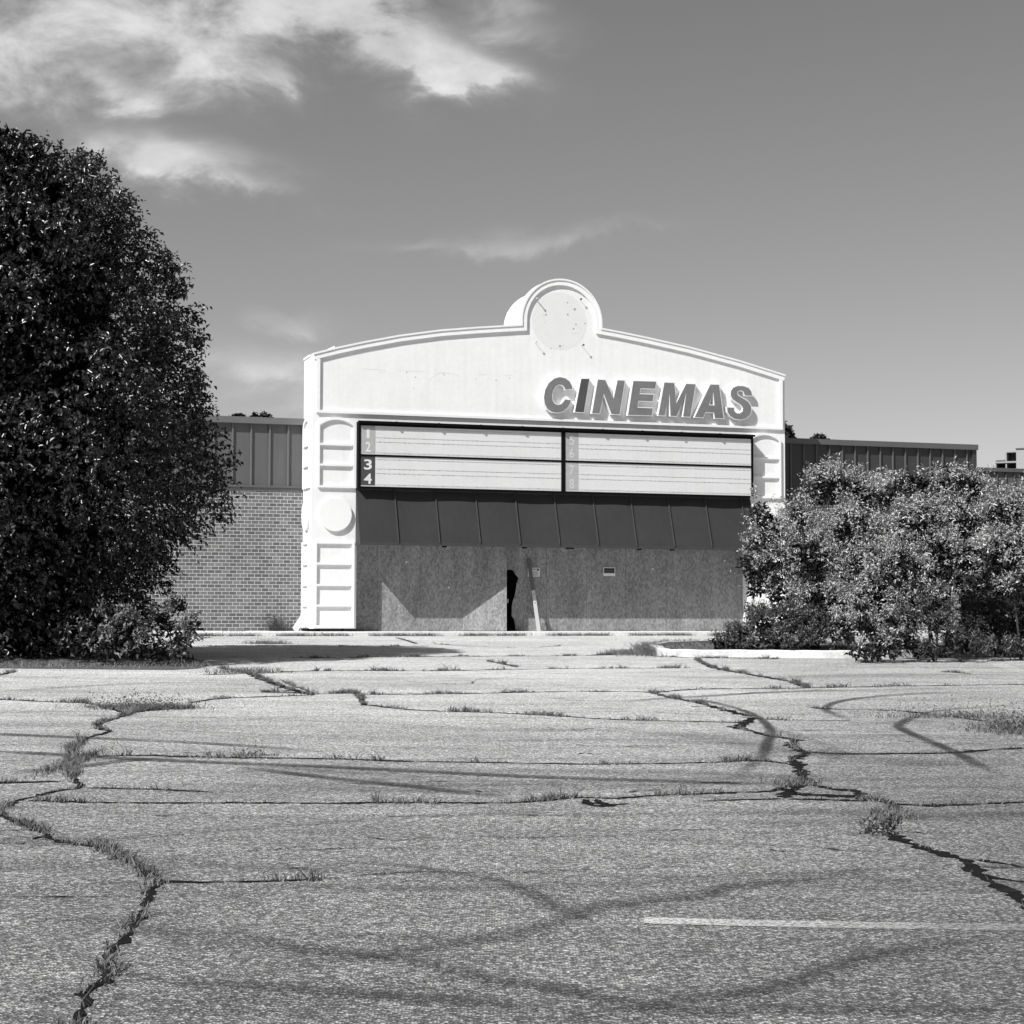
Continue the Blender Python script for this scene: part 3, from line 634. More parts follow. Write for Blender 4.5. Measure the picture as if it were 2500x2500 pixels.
# sheet pulled open, hinged at the seam
ho = fp(1237, 1480, 0.0)
L0 = Vector((ho[0]-xb, 0-yw+.0)); ln = L0.length; L0 = L0.normalized(); nn = Vector((-L0.y, L0.x))*.018
q = [(xb, yw), (xb+L0.x*ln, yw+L0.y*ln), (xb+L0.x*ln+nn.x, yw+L0.y*ln+nn.y), (xb+nn.x, yw+nn.y)]
b = MB(); b.add([(p[0], p[1], 0.01) for p in q]+[(p[0], p[1], HB-.03) for p in q], [(0, 1, 2, 3), (7, 6, 5, 4), (0, 4, 5, 1), (1, 5, 6, 2), (2, 6, 7, 3), (3, 7, 4, 0)])
tag(b.build('plywood_sheet', M['osb'], cin), 'plywood sheet standing open beside the torn hole')
b = MB(); b.box(xb-.1, seams[1]+.1, yw+.42, yw+.45, 0, zp).box(xb-.1, xb-.07, yw+.03, yw+.42, 0, zp).box(seams[1]+.07, seams[1]+.1, yw+.03, yw+.42, 0, zp).box(xb-.07, seams[1]+.07, yw+.03, yw+.42, zp-.03, zp).box(xb-.07, seams[1]+.07, yw+.03, yw+.42, -.003, .01)
b.build('unlit_vestibule', M['hole'], cin)
hx, hz = fp(1239.5, 1467, yw+.12); MB().box(hx-.02, hx+.02, yw+.10, yw+.13, hz-.055, hz+.055).build('door_handle', M['steel'], cin)
for (u, v) in ((992,1372.5),(1201,1365),(1096,1434.5),(1593,1389),(1769,1369)):
    x, z = fp(u, v, yw); MB().box(x-.026, x+.026, yw-.012, yw-.002, z-.02, z+.02).build('fixing_plate', M['sign_white'], cin)

# ---- awning
aw0 = fp(872, 1198, 0)[1]+.06; aw1 = fp(880, 1323, -.55)[1]; AX0 = XI-.02; AX1 = fp(1841, 1300, -.3)[0]
AWT = -.02; AWB = -.56
seam_x = [fp(963.5, 1224, -.1)[0]+1.21*i for i in range(-1, 12)]; seam_x = [x for x in seam_x if AX0+.3 < x < AX1-.05]
xsn = [AX0]+seam_x+[AX1]
b = MB()
for i in range(len(xsn)-1):
    x0, x1 = xsn[i], xsn[i+1]; bulge = (.035, -.03, .03, .028, -.02, .03, .035, .02, .03, -.03)[i % 10]; nu, nv = 10, 6; base = len(b.v)
    for jv in range(nv+1):
        for iu in range(nu+1):
            s = iu/nu; t = jv/nv; h = math.sin(math.pi*s)*bulge*(1-t*.75)*min(1, t*5)
            b.v.append((x0+(x1-x0)*s, AWT+(AWB-AWT)*t-h*.5, aw0+(aw1-aw0)*t+h*.9))
    for jv in range(nv):
        for iu in range(nu): a = base+jv*(nu+1)+iu; b.f.append((a, a+nu+1, a+nu+2, a+1))
o = b.build('awning', M['dark_metal'], cin, recalc=False)
for p in o.data.polygons: p.use_smooth = True
if o.data.polygons[0].normal.y > 0: o.data.flip_normals()
b = MB()      # end cheeks, lip and underside
for x in (AX0-.012, AX1): b.add([(x, .0, aw0), (x, AWB, aw1), (x, AWB, aw1-.075), (x, 0, aw1-.075), (x+.012, .0, aw0), (x+.012, AWB, aw1), (x+.012, AWB, aw1-.075), (x+.012, 0, aw1-.075)],
                            [(0, 1, 2, 3), (7, 6, 5, 4), (0, 4, 5, 1), (1, 5, 6, 2), (2, 6, 7, 3), (3, 7, 4, 0)])
b.box(AX0, AX1, AWB-.012, AWB+.02, aw1-.08, aw1+.012)
b.box(AX0, AX1, AWB+.02, -.01, aw1-.06, aw1-.045)
b.box(AX0, AX1, -.035, -.002, aw0-.2, aw0+.35)
b.box(XI, XJ, .35, yw-.005, HB-.01, HB+.4)
b.build('awning_lip', M['seam_metal'], cin)
for x in seam_x:
    d = Vector((0, AWB-AWT, aw1-aw0)).normalized(); nrm = Vector((0, d.z, -d.y)); 
    if nrm.y > 0: nrm = -nrm
    b = MB(); p = [Vector((0, AWT, aw0)), Vector((0, AWB, aw1))]; q = []
    for pp in p:
        for sxn in (-.014, .014):
            for h in (-.005, .042): q.append(Vector((x+sxn, 0, 0))+pp+nrm*h)
    b.add(q, [(0, 1, 3, 2), (4, 6, 7, 5), (0, 4, 5, 1), (2, 3, 7, 6), (1, 5, 7, 3), (0, 2, 6, 4)]); b.build('awning_seam', M['seam_metal'], cin)
for u in (1395, 1085, 1280, 1560, 1640):
    x = fp(u, 1338, -.4)[0]; MB().box(x-(.16 if u == 1395 else .06), x+.06, -.47, -.36, aw1-.115, aw1-.06).build('soffit_lamp', M['black_metal'], cin)

# ---- marquee (a sign box that hangs on the wall)
mq = empty('marquee_sign', P0, PHI)
tag(mq, 'wide white readerboard in black frames above the awning, numbered 1 to 8', 'sign')
yf = -.28
a = fp(876, 1028, yf); c = fp(1839, 1062, yf); e = fp(873, 1194, yf); f_ = fp(1839, 1213.5, yf)
mx0 = (a[0]+e[0])/2; mx1 = (c[0]+f_[0])/2; mzt = (a[1]+c[1])/2; mzb = (e[1]+f_[1])/2
mdl = fp(1370, 1130, yf)[0]; mdr = fp(1380, 1130, yf)[0]; zmid = (fp(1000, 1114.5, yf)[1]+fp(1700, 1136, yf)[1])/2
MB().box(mx0+.01, mx1-.01, yf+.03, -.003, mzb+.01, mzt-.01).build('cabinet', M['black_metal'], mq)
b = MB(); F = .075; yo = yf-.012
b.box(mx0, mx1, yo, yf+.05, mzt-.125, mzt).box(mx0, mx1, yo-.002, yf+.05, mzb, mzb+.06)
b.box(mx0, mx0+F, yo-.001, yf+.05, mzb+.06, mzt-.125).box(mx1-F, mx1, yo-.001, yf+.05, mzb+.06, mzt-.125)
b.box(mdl, mdr, yo-.003, yf+.05, mzb+.06, mzt-.125)
b.box(mx0+F, mdl, yo-.004, yf+.05, zmid-.03, zmid+.03).box(mdr, mx1-F, yo-.004, yf+.05, zmid-.03, zmid+.03)
b.build('frame', M['black_metal'], mq)
b = MB(); b.box(mx0-.02, mx1+.02, yf-.10, yf-.045, mzt-.055, mzt+.005).build('top_rail', M['black_metal'], mq)
x = mx0+1.1
while x < mx1-.2:
    MB().box(x-.035, x+.02, yf-.115, yf-.03, mzt-.085, mzt+.012).build('rail_bracket', M['black_metal'], mq); x += 1.26
sw_ = fp(916, 1100, yf)[0]; sw2 = fp(1412, 1130, yf)[0]
cells = [(mx0+F, sw_, mdl, mzt-.125, zmid+.03, 'a'), (mx0+F, sw_, mdl, zmid-.03, mzb+.06, 'b'), (mdr, sw2, mx1-F, mzt-.125, zmid+.03, 'c'), (mdr, sw2, mx1-F, zmid-.03, mzb+.06, 'd')]
def digit(ch, x, z, h, w, m):
    cu = bpy.data.curves.new('digit', 'FONT'); cu.body = ch; cu.size = 1; cu.offset = .018; cu.extrude = .0
    t = bpy.data.objects.new('tmp', cu); col.objects.link(t); bpy.context.view_layer.update()
    me = bpy.data.meshes.new_from_object(t.evaluated_get(bpy.context.evaluated_depsgraph_get()))
    col.objects.unlink(t); bpy.data.objects.remove(t)
    vs = np.empty(len(me.vertices)*3); me.vertices.foreach_get('co', vs); vs = vs.reshape(-1, 3)
    mn = vs.min(0); mxx = vs.max(0); s = (vs-mn)/np.maximum(mxx-mn, 1e-6)
    out = [(x-w/2+p[0]*w, 0, z-h/2+p[1]*h) for p in s]
    b = MB(); n = len(out); b.v = [(p[0], yf-.0075, p[2]) for p in out]
    b.f = [tuple(p.vertices) for p in me.polygons]
    o = b.build('number_'+{'1':'one','2':'two','3':'three','4':'four','5':'five','6':'six','7':'seven','8':'eight'}[ch], m, None, recalc=False)
    if o.data.polygons and o.data.polygons[0].normal.y > 0: o.data.flip_normals()
    md = o.modifiers.new('s', 'SOLIDIFY'); md.thickness = .003; md.offset = -1
    return o
nums = {'a': '12', 'b': '34', 'c': '56', 'd': '78'}
for (x0, xs_, x1, z1, z0, k) in cells:
    f = MB().box(x0, x1, yf, yf+.04, z0, z1).build('letter_panel', M['panel_white'], mq)
    st = MB().box(x0+.002, xs_, yf-.0035, yf, z0+.03, z1-.002).build('number_strip', M['strip_dark'] if k == 'b' else M['strip_light'], mq)
    h = (z1-z0); wd = (.16 if k == 'b' else .15)*1.05; cxn = x0+(xs_-x0)*.5
    for i, ch in enumerate(nums[k]):
        w_ = wd*(1.35 if k == 'b' else .95)*(.55 if ch == '1' else 1)
        d = digit(ch, cxn, z1-h*(.27+.47*i)-.0, h*.345, w_, M['digit'] if k in 'ab' else M['digit_faded']); d.parent = st
    b = MB()
    for fr, th in ((.40, .007), (.555, .005), (.93, .006), (.085, .006)):
        z = z1-h*fr; b.box(xs_+.01, x1-.005, yf-.006, yf, z-th/2, z+th/2)
        x = xs_+.1
        while x < x1-.1:
            if random.random() < .8: b.box(x, x+random.uniform(.02, .05), yf-.011, yf-.006, z-.008, z+.008)
            x += .145
    b.build('letter_track', M['track'], f)
tag(st, None)

# ---- raised letters: traced outlines (photo zoom units -> facade plane)
let = empty('cinemas_lettering', P0, PHI)
tag(let, 'large grey slanted raised letters reading CINEMAS on the white wall', 'sign')
S2 = 2.972
def Lp(pts): return [(1300+x/S2, 650+y/S2) for x, y in pts]
LET = {
 'C': ([(293,895),(289,862),(272,832),(240,808),(198,799),(155,811),(115,843),(88,892),(78,950),(84,1000),(104,1038),(140,1061),(182,1068),(222,1058),(256,1030),(276,995),(285,968),(232,960),(222,980),(206,996),(186,1001),(163,993),(150,970),(147,938),(154,902),(170,876),(192,863),(214,866),(228,882),(233,900)], True),
 'I': ([(350,811),(418,812),(376,1066),(302,1061)], False),
 'N': ([(470,817),(531,820),(588,950),(613,822),(675,825),(635,1079),(570,1077),(517,935),(490,1074),(427,1070)], False),
 'E': ([(728,827),(903,832),(893,893),(787,890),(782,922),(884,926),(875,985),(772,981),(766,1020),(878,1026),(868,1088),(688,1083)], False),
 'M': ([(953,838),(1032,842),(1045,985),(1112,848),(1188,851),(1147,1097),(1088,1094),(1113,925),(1048,1092),(997,1090),(992,930),(962,1088),(908,1085)], False),
 'A': ([(1287,853),(1357,855),(1392,1109),(1320,1106),(1313,1066),(1258,1063),(1240,1103),(1170,1098)], False),
 'S': ([(1597,944),(1592,908),(1572,880),(1533,865),(1491,863),(1455,876),(1435,902),(1433,936),(1447,966),(1480,990),(1508,1008),(1523,1030),(1520,1052),(1500,1064),(1480,1061),(1467,1045),(1465,1022),(1406,1019),(1411,1060),(1431,1092),(1467,1112),(1510,1118),(1551,1107),(1580,1080),(1592,1045),(1588,1010),(1570,981),(1540,960),(1508,943),(1490,928),(1490,912),(1507,904),(1526,912),(1537,941)], True)}
YL = -.15
for ch in 'CINEMAS':
    pts, curved = LET[ch]
    P = poly(Lp(pts), YL)
    holes = []
    if ch == 'A': holes = [poly(Lp([(1310,922),(1316,1005),(1284,1003)]), YL)]
    area = sum(P[i][0]*P[(i+1) % len(P)][1]-P[(i+1) % len(P)][0]*P[i][1] for i in range(len(P)))
    if area < 0: P = P[::-1]
    m_ = empty('letter_'+ch.lower(), (0, 0, 0)); col.objects.unlink(m_); bpy.data.objects.remove(m_)
    root = MB().prism(P, YL, -.02, holes).build('letter_'+ch.lower(), M['letter_trim'], let)
    ins = offset_poly(P, .024, True)
    hi = []
    if holes:
        H = holes[0]; ar_ = sum(H[i][0]*H[(i+1) % 3][1]-H[(i+1) % 3][0]*H[i][1] for i in range(3))
        if ar_ < 0: H = H[::-1]
        hi = [offset_poly(H, -.022, True)]
    MB().prism(ins, YL-.006, YL, hi).build('face', M['letter_face_dk'] if ch == 'I' else M['letter_face'], root)

# ---- notices, board, broken slab
def sign(name, u0, v0, u1, v1, label):
    x0, z1 = fp(u0, v0, yw-.02); x1, z0 = fp(u1, v1, yw-.02)
    o = empty(name, wld((x0+x1)/2, yw-.006, z0), PHI); tag(o, label, 'sign'); return o, x1-x0, z1-z0
o, w, h = sign('warning_notice', 1473.5, 1385, 1502, 1406.5, 'small black notice with white border and white band, in the middle of the boards')
MB().box(-w/2, w/2, -.006, 0, 0, h).build('plate', M['sign_white'], o)
MB().box(-w/2+.02, w/2-.02, -.009, -.006, .085, h-.02).build('black_field', M['sign_black'], o)
b = MB()
for k, (zz, ww) in enumerate(((.22, .10), (.165, .26), (.12, .24))):
    x = -ww/2
    while x < ww/2-.01: l = random.uniform(.012, .03); b.box(x, x+l, -.0105, -.009, zz-.012, zz+.012); x += l+.008
b.build('faded_writing', M['sign_ink'], o)
o, w, h = sign('paper_notice', 1289, 1386, 1318, 1408, 'small white paper notice half hidden behind the leaning board')
MB().box(-w/2, w/2, -.005, 0, 0, h).build('plate', M['sign_white'], o)
b = MB(); b.box(w/2-.10, w/2-.02, -.008, -.005, h-.085, h-.02)
for zz in (h-.035, h-.06): b.box(-w/2+.03, w/2-.12, -.0075, -.005, zz-.007, zz+.007)
for zz in (.15, .12, .09, .06, .03):
    x = -w/2+.03
    while x < w/2-.05: l = random.uniform(.015, .05); b.box(x, x+l, -.0075, -.005, zz-.006, zz+.006); x += l+.01
b.build('printed_lines', M['sign_ink'], o)
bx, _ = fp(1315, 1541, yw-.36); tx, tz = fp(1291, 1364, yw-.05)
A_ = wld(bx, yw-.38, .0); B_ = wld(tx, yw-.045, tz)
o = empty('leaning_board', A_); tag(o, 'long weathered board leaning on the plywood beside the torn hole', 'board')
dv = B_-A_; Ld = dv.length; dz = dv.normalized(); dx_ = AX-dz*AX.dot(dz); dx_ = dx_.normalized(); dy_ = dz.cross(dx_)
b = MB(); b.box(-.05, .05, -.02, .02, 0, Ld*.56); m_ = b.build('pale_end', M['board'], o); m_.matrix_local = Matrix((dx_, dy_, dz)).transposed().to_4x4()
b = MB(); b.box(-.05, .05, -.02, .02, Ld*.56, Ld); m2_ = b.build('dark_end', mat('dark_wood', .12, .85, .2, [(3, .3, 5, (8, 8, .7))]), o); m2_.matrix_local = Matrix((dx_, dy_, dz)).transposed().to_4x4()  # board is pale in its lower length, darker in its upper

b = MB(); b.box(-.012, .012, -.024, -.02, Ld*.50, Ld*.50+.025).box(-.012, .012, -.024, -.02, Ld*.38, Ld*.38+.025); q_ = b.build('nail_heads', M['black_metal'], m_)
A_ = wld(-.40, .25, .04); B_ = wld(-.12, .32, .42)
o = empty('broken_slab', A_); tag(o, 'broken white stucco slab leaning against the foot of the left corner', 'debris')
dv = B_-A_; Ld = dv.length; dz = dv.normalized(); dx_ = (AX-dz*AX.dot(dz)).normalized(); dy_ = dz.cross(dx_)
b = MB(); b.prism([(-.08, 0.02), (-.09, Ld*.92), (.02, Ld), (.085, Ld*.94), (.09, -.04)], -.03, .03); m_ = b.build('slab', M['stucco'], o); m_.matrix_local = Matrix((dx_, dy_, dz)).transposed().to_4x4()

# ================================================================ WINGS
YW = 1.18
def rib_panels(parent, x0, x1, z0, z1, y, sp, off, fm, rm, ribw=.022, ribd=.06):
    f = MB().box(x0, x1, y, y+.05, z0, z1).build('metal_siding', fm, parent)
    x = x0+off
    while x < x1: MB().box(x-ribw, x+ribw, y-ribd, y, z0+.002, z1-.002).build('siding_rib', rm, parent); x += sp
    return f
# left wing
lw = empty('brick_wing', P0, PHI); tag(lw, 'long grey brick wing with grey ribbed metal band, left of the white entrance', 'building')
cap1 = fp(650, 1019, YW-.12)[1]; cap0 = fp(650, 1034.5, YW-.12)[1]; sid0 = fp(650, 1185, YW)[1]; brt = fp(650, 1190, YW)[1]
X0 = -26.0
MB().box(X0, -.001, YW, YW+.3, -.05, brt-.004).build('brick_wall', M['brick'], lw)
MB().box(X0, -.003, YW+.05, YW+14, brt, cap0).build('wall', M['fascia'], lw)
MB().box(X0, -.005, YW-.018, YW-.0015, brt-.107, brt-.01).build('top_course', mat('dark_brick_course', .15, .8, .3, [(14, .2, 1, (1, 1, 1))]), lw)
off = (fp(703, 1100, YW)[0]-X0) % .535
rib_panels(lw, X0, -.004, sid0, cap0, YW-.0, .535, off, M['fascia'], M['fascia_cap'], .022, .05)
b = MB().box(X0, -.002, YW-.13, YW+.1, cap0, cap1); b.build('roof_cap', M['fascia_cap'], lw)
MB().box(X0, -.004, YW-.06, YW+.05, brt-.008, sid0).build('sill_trim', M['fascia_rib'], lw)
MB().box(X0, -.006, YW+.1, YW+14, cap0+.001, cap1-.1).build('roof', M['roof'], lw)
# right wing
rw = empty('ribbed_metal_wing', P0, PHI); tag(rw, 'low wing with dark ribbed metal band behind the large bushes, right of the white entrance', 'building')
XE = fp(2386, 1110, YW-.1)[0]
rc1 = fp(2150, 1077, YW-.12)[1]; rc0 = fp(2150, 1090, YW-.12)[1]; rs0 = sid0
MB().box(XR+.001, XE, YW, YW+.3, -.05, rs0-.02).build('brick_wall', M['brick'], rw)
off = (fp(2055, 1150, YW)[0]-XR) % .455
rib_panels(rw, XR+.002, XE-.16, rs0, rc0, YW, .455, off, M['fascia_dk'], M['fascia_rib'], .016, .06)
MB().box(XE-.16, XE, YW-.06, YW+.3, rs0, rc0).build('corner_trim', M['fascia_dk'], rw)
b = MB(); xcut = fp(2048, 1085, YW-.12)[0]
b.box(XR+.001, xcut-.006, YW-.13, YW+.1, rc0, rc1).box(xcut+.006, XE+.02, YW-.133, YW+.1, rc0-.003, rc1-.003); b.build('roof_cap', M['fascia_rib'], rw)
MB().box(XR+.001, XE-.05, YW+.31, YW+14, 0, rc0-.01).build('wall', M['fascia_dk'], rw)
MB().box(XR+.001, XE, YW+.1, YW+14, rc0, rc1-.08).build('roof', M['roof'], rw)
# far lower wing and roof ducts
YF = 22.0
fw = empty('far_metal_wing', P0, PHI); tag(fw, 'farther low wing with ribbed metal band at the right edge, beyond the bushes', 'building')
fx0 = fp(2340, 1200, YF)[0]; fx1 = fx0+16; f1 = fp(2440, 1143, YF)[1]; f0 = fp(2440, 1152, YF)[1]; fs0 = fp(2440, 1290, YF)[1]
MB().box(fx0, fx1, YF, YF+.3, -.05, fs0-.02).build('brick_wall', M['brick'], fw)
rib_panels(fw, fx0, fx1, fs0, f0, YF, .455, .2, M['fascia'], M['fascia_rib'], .018, .07)
MB().box(fx0, fx1, YF-.13, YF+.1, f0, f1).build('roof_cap', M['fascia_rib'], fw)
MB().box(fx0, fx1, YF+.05, YF+14, fs0, f0-.01).build('wall', M['fascia_dk'], fw)
MB().box(fx0, fx1, YF+.1, YF+14, f0, f1-.1).build('roof', M['roof'], fw)
YU = YF+2.0; ux0, uz0 = fp(2431, 1150, YU); ux1, uz1 = fp(2431, 1117, YU)
ru = empty('rooftop_unit', wld(ux0, YU, f1-.1), PHI-R(42)); tag(ru, 'pale metal rooftop unit with open dark bays on the far wing roof', 'rooftop unit')
mpp = at(2431, 1143, 1).x and (wld(ux0, YU, 3).y/FPX)
H = 46*mpp*1.0; b = MB()
W1, W2 = 25*mpp, 26*mpp
for (xx0, xx1, hh) in ((0, W1, 33*mpp), (W1, W1+W2, 52*mpp)):
    b.box(xx0, xx1, 1.2, 1.25, 0, hh).box(xx0, xx1, 0, 1.2, hh, hh+.04).box(xx0-.03, xx0+.03, 0, 1.2, 0, hh)
b.build('bay_frame', M['unit_pale'], ru)
for zz in (10*mpp, 28*mpp): MB().box(0, W1+W2, -.05, .5, zz-.03, zz+.05).build('bay_shelf', M['unit_pale'], ru)
MB().box(.03, W1+W2, .9, 1.19, 0, 32*mpp).build('bay_back', M['sign_black'], ru)  # black fill puts the open bays' inner shade into the colour
MB().box(W1+W2, W1+W2+3.2, -.25, 1.6, .12, 58*mpp).build('casing', M['unit'], ru)
MB().box(W1+W2-.02, W1+W2+3.24, -.29, 1.64, 58*mpp, 61*mpp).build('lid', M['fascia_rib'], ru)

# ================================================================ KERBED ISLANDS
def island(front_px, back_pts, h=.15, w=.16, tip=None):
    F_ = smooth([gp(u, v) for (u, v) in front_px], 5)
    loop = F_+back_pts
    n = len(loop); inn = []
    cen = sum((Vector((p.x, p.y, 0)) for p in loop), Vector())/n
    for i, p in enumerate(loop):
        a, c = loop[i-1], loop[(i+1) % n]; d = Vector((c.x-a.x, c.y-a.y, 0)).normalized(); s = Vector((-d.y, d.x, 0))
        if s.dot(cen-Vector((p.x, p.y, 0))) < 0: s = -s
        inn.append(p+s*w)
    b = MB(); base = 0
    vs = []
    for i in range(n):
        hh = h+random.uniform(-.008, .008)
        for p, z in ((loop[i], -.05), (loop[i], hh-.02), (loop[i].lerp(inn[i], .12), hh), (inn[i], hh), (inn[i], -.05)): vs.append((p.x, p.y, gz(p.x, p.y)+z))
    fs = []
    for i in range(n):
        j = (i+1) % n
        for k in range(4): fs.append((i*5+k, j*5+k, j*5+k+1, i*5+k+1))
    b.add(vs, fs); kb = b.build('kerb', M['kerb_white']); tag(kb, kind='structure')
    s = MB(); cz_ = gz(cen.x, cen.y)+h-.02
    s.add([(p.x, p.y, gz(p.x, p.y)+h-.05) for p in inn]+[(cen.x, cen.y, cz_+.05)], [(i, (i+1) % n, n) for i in range(n)])
    so = s.build('planting_bed', M['soil']); tag(so, kind='structure')
    return inn, cen
def wp(x, y): return Vector((x, y, gz(x, y)))
pr = gp(1600, 1597)
inn1, cen1 = island([(1600,1595),(1603,1599),(1612,1602),(1650,1604),(1850,1605),(2060,1607),(2300,1604),(2420,1602)],
       [wp(11.5, gp(2420,1602).y+1), wp(12, gp(2420,1602).y+6), wp(8, pr.y+6.2), wp(5.2, pr.y+5.8), wp(3.4, pr.y+3.6), wp(2.95, pr.y+1.6)])
gl = gp(470, 1634)
s = MB(); q = [gp(-900, 1632), gp(0, 1632), gp(200, 1634), gp(420, 1636), gp(480, 1633), gp(505, 1627), gp(505, 1618), gp(470, 1606), gp(-200, 1600), gp(-900, 1600)]
c = sum(q, Vector())/len(q); s.add([(p.x, p.y, p.z+.004) for p in q]+[(c.x, c.y, c.z+.14)], [(i, (i+1) % len(q), len(q)) for i in range(len(q))])
tag(s.build('planting_bed', M['soil']), kind='structure')

# ================================================================ FOLIAGE
def leaf_mesh(name, P, D, Nn, Ln, W, m, parent=None, curl=.25):
    """P base points, D direction, Nn normal; folded rhombic leaves, 4 verts and 2 faces each"""
    n = len(P); D = D/np.linalg.norm(D, axis=1)[:, None]; S = np.cross(D, Nn); S /= (np.linalg.norm(S, axis=1)[:, None]+1e-9); U = np.cross(S, D)
    L = Ln[:, None]; Wd = W[:, None]
    v = np.empty((n, 4, 3)); v[:, 0] = P; v[:, 1] = P+D*L*.45+S*Wd*.5+U*Wd*curl; v[:, 2] = P+D*L-U*L*.18; v[:, 3] = P+D*L*.45-S*Wd*.5+U*Wd*curl
    me = bpy.data.meshes.new(name); me.vertices.add(4*n); me.vertices.foreach_set('co', v.reshape(-1))
    idx = np.arange(n)[:, None]*4+np.array([0, 1, 2, 0, 2, 3])[None]; me.loops.add(6*n); me.loops.foreach_set('vertex_index', idx.reshape(-1).astype(np.int32))
    me.polygons.add(2*n); me.polygons.foreach_set('loop_start', np.arange(0, 6*n, 3, dtype=np.int32)); me.polygons.foreach_set('loop_total', np.full(2*n, 3, dtype=np.int32))
    me.update(calc_edges=True)
    tone = np.repeat(RNG.random(n), 4).astype(np.float32); a = me.attributes.new('tone', 'FLOAT', 'POINT'); a.data.foreach_set('value', tone)
    me.materials.append(m); o = bpy.data.objects.new(name, me); col.objects.link(o)
    if parent: o.parent = parent
    return o
def unit(n):
    v = RNG.normal(size=(n, 3)); return v/np.linalg.norm(v, axis=1)[:, None]
def sprays(C, Dr, per, tw, leaf, wr, droop=.3, spread=.8, up=.25):
    """leaves set along short twigs that start at C and run along Dr"""
    n = len(C); Dr = Dr/np.linalg.norm(Dr, axis=1)[:, None]
    t = np.linspace(.1, 1, per)[None, :, None]; tl = (tw*(0.6+.8*RNG.random(n)))[:, None, None]
    bend = np.array([0, 0, -1.0])[None, None]*droop*(t**2)*tl
    P = C[:, None]+Dr[:, None]*t*tl+bend+RNG.normal(size=(n, per, 3))*tw*.06
    ld = Dr[:, None]*.5+unit(n*per).reshape(n, per, 3)*spread+np.array([0, 0, -droop])[None, None]
    nn = unit(n*per).reshape(n, per, 3)*.75+np.array([0, 0, .6])[None, None]+Dr[:, None]*.3
    P = P.reshape(-1, 3); ld = ld.reshape(-1, 3); nn = nn.reshape(-1, 3)
    k = len(P); L = leaf*(.65+.6*RNG.random(k)); return P, ld, nn, L, L*wr
def trunk(name, base, top, r0, r1, parent, limbs=(), mt=None):
    b = MB(); pts = [Vector(base).lerp(Vector(top), i/6)+Vector((random.uniform(-1, 1), random.uniform(-1, 1), 0))*r0*.35*(0 < i) for i in range(7)]
    b.tube(pts, [r0*(1.25 if i == 0 else 1)+(r1-r0)*i/6 for i in range(7)], 9)
    for (t, e) in limbs:
        a = Vector(base).lerp(Vector(top), t); e = Vector(e); mid = a.lerp(e, .5)+Vector((0, 0, .12*(e-a).length))
        rr = (r0+(r1-r0)*t)*.6; b.tube([a, mid, e], [rr, rr*.6, rr*.2], 6)
    o = b.build(name, mt or M['bark'], parent); 
    for p in o.data.polygons: p.use_smooth = True
    return o

# ---- big pear tree on the left
def pear_tree():
    Yt = 33.0; ux = -70
    base = at(ux, 1600, Yt); base.z = gz(base.x, base.y)
    root = empty('pear_tree', base)
    tag(root, 'tall dense dark glossy-leaved tree filling the left edge', 'tree')
    prof_px = [(352, -70), (354, -20), (358, 30), (367, 110), (376, 190), (396, 250), (430, 300), (480, 342), (555, 388), (640, 432), (740, 470), (830, 498), (910, 515), (1000, 525), (1080, 545), (1160, 553), (1220, 543), (1270, 515), (1310, 475), (1345, 435), (1400, 415), (1450, 405), (1500, 400), (1560, 390), (1600, 360)]
    zz = []; rr = []
    for v, x in prof_px:
        p = at(x, v, Yt); zz.append(p.z-base.z); rr.append(max(.05, p.x-base.x))
    zz = np.array(zz)[::-1]; rr = np.array(rr)[::-1]
    def rad(z): return np.interp(z, zz, rr)
    def lump(th, z):
        return 1+.05*np.sin(3*th+z*1.1)*.6+.045*np.sin(5*th-z*1.9+1)+.04*np.sin(9*th+z*3.1)+.02*np.sin(14*th+2.3*z*2)
    n = 20500
    z = RNG.uniform(zz[0], zz[-1]-.22, n*3); th = RNG.uniform(0, 2*np.pi, n*3); keep = RNG.random(n*3) < (rad(z)/rr.max()*.9+.1); z, th = z[keep][:n], th[keep][:n]; n = len(z)
    depth = 1-.30*RNG.random(n)**1.6
    r = rad(z)*lump(th, z)*depth-.24
    # hollows between boughs
    hol = np.sin(th*4+z*1.3)*np.sin(z*2.1+th*2)+.6*np.sin(th*9-z*2.7)
    r -= np.clip(hol-.15, 0, 1)*.95
    r = np.maximum(r, .03)
    C = np.stack([r*np.cos(th), r*np.sin(th), z], 1)
    dz = np.interp(z, zz, np.gradient(rr, zz)); out = np.stack([np.cos(th), np.sin(th), np.clip(-dz*.6, -.6, 2.0)+.55], 1)+unit(n)*.45
    P, D, NN, L, W = sprays(C, out, 8, .28, .095, .52, droop=.45, spread=.75)
    leaf_mesh('crown', P, D, NN, L, W, M['leaf_dark'], root)
    # near-black oversized leaves added inside as a blocker, keeping the crown dark
    m2 = 9000; z = RNG.uniform(zz[0], zz[-1], m2); th = RNG.uniform(0, 2*np.pi, m2); r = np.maximum(.02, rad(z)*.66-.3)*np.sqrt(RNG.uniform(.5, 1, m2))
    P = np.stack([r*np.cos(th), r*np.sin(th), z], 1)
    leaf_mesh('inner_foliage', P, unit(m2), unit(m2), np.full(m2, .40), np.full(m2, .28), M['leaf_core'], root)
    trunk('trunk', (0, 0, -.1), (0, 0, zz[-1]*.8), .2, .04, root, [(.2+.1*i, (1.7*math.cos(i*2.1), 1.7*math.sin(i*2.1), zz[-1]*(.35+.09*i))) for i in range(6)])
pear_tree()

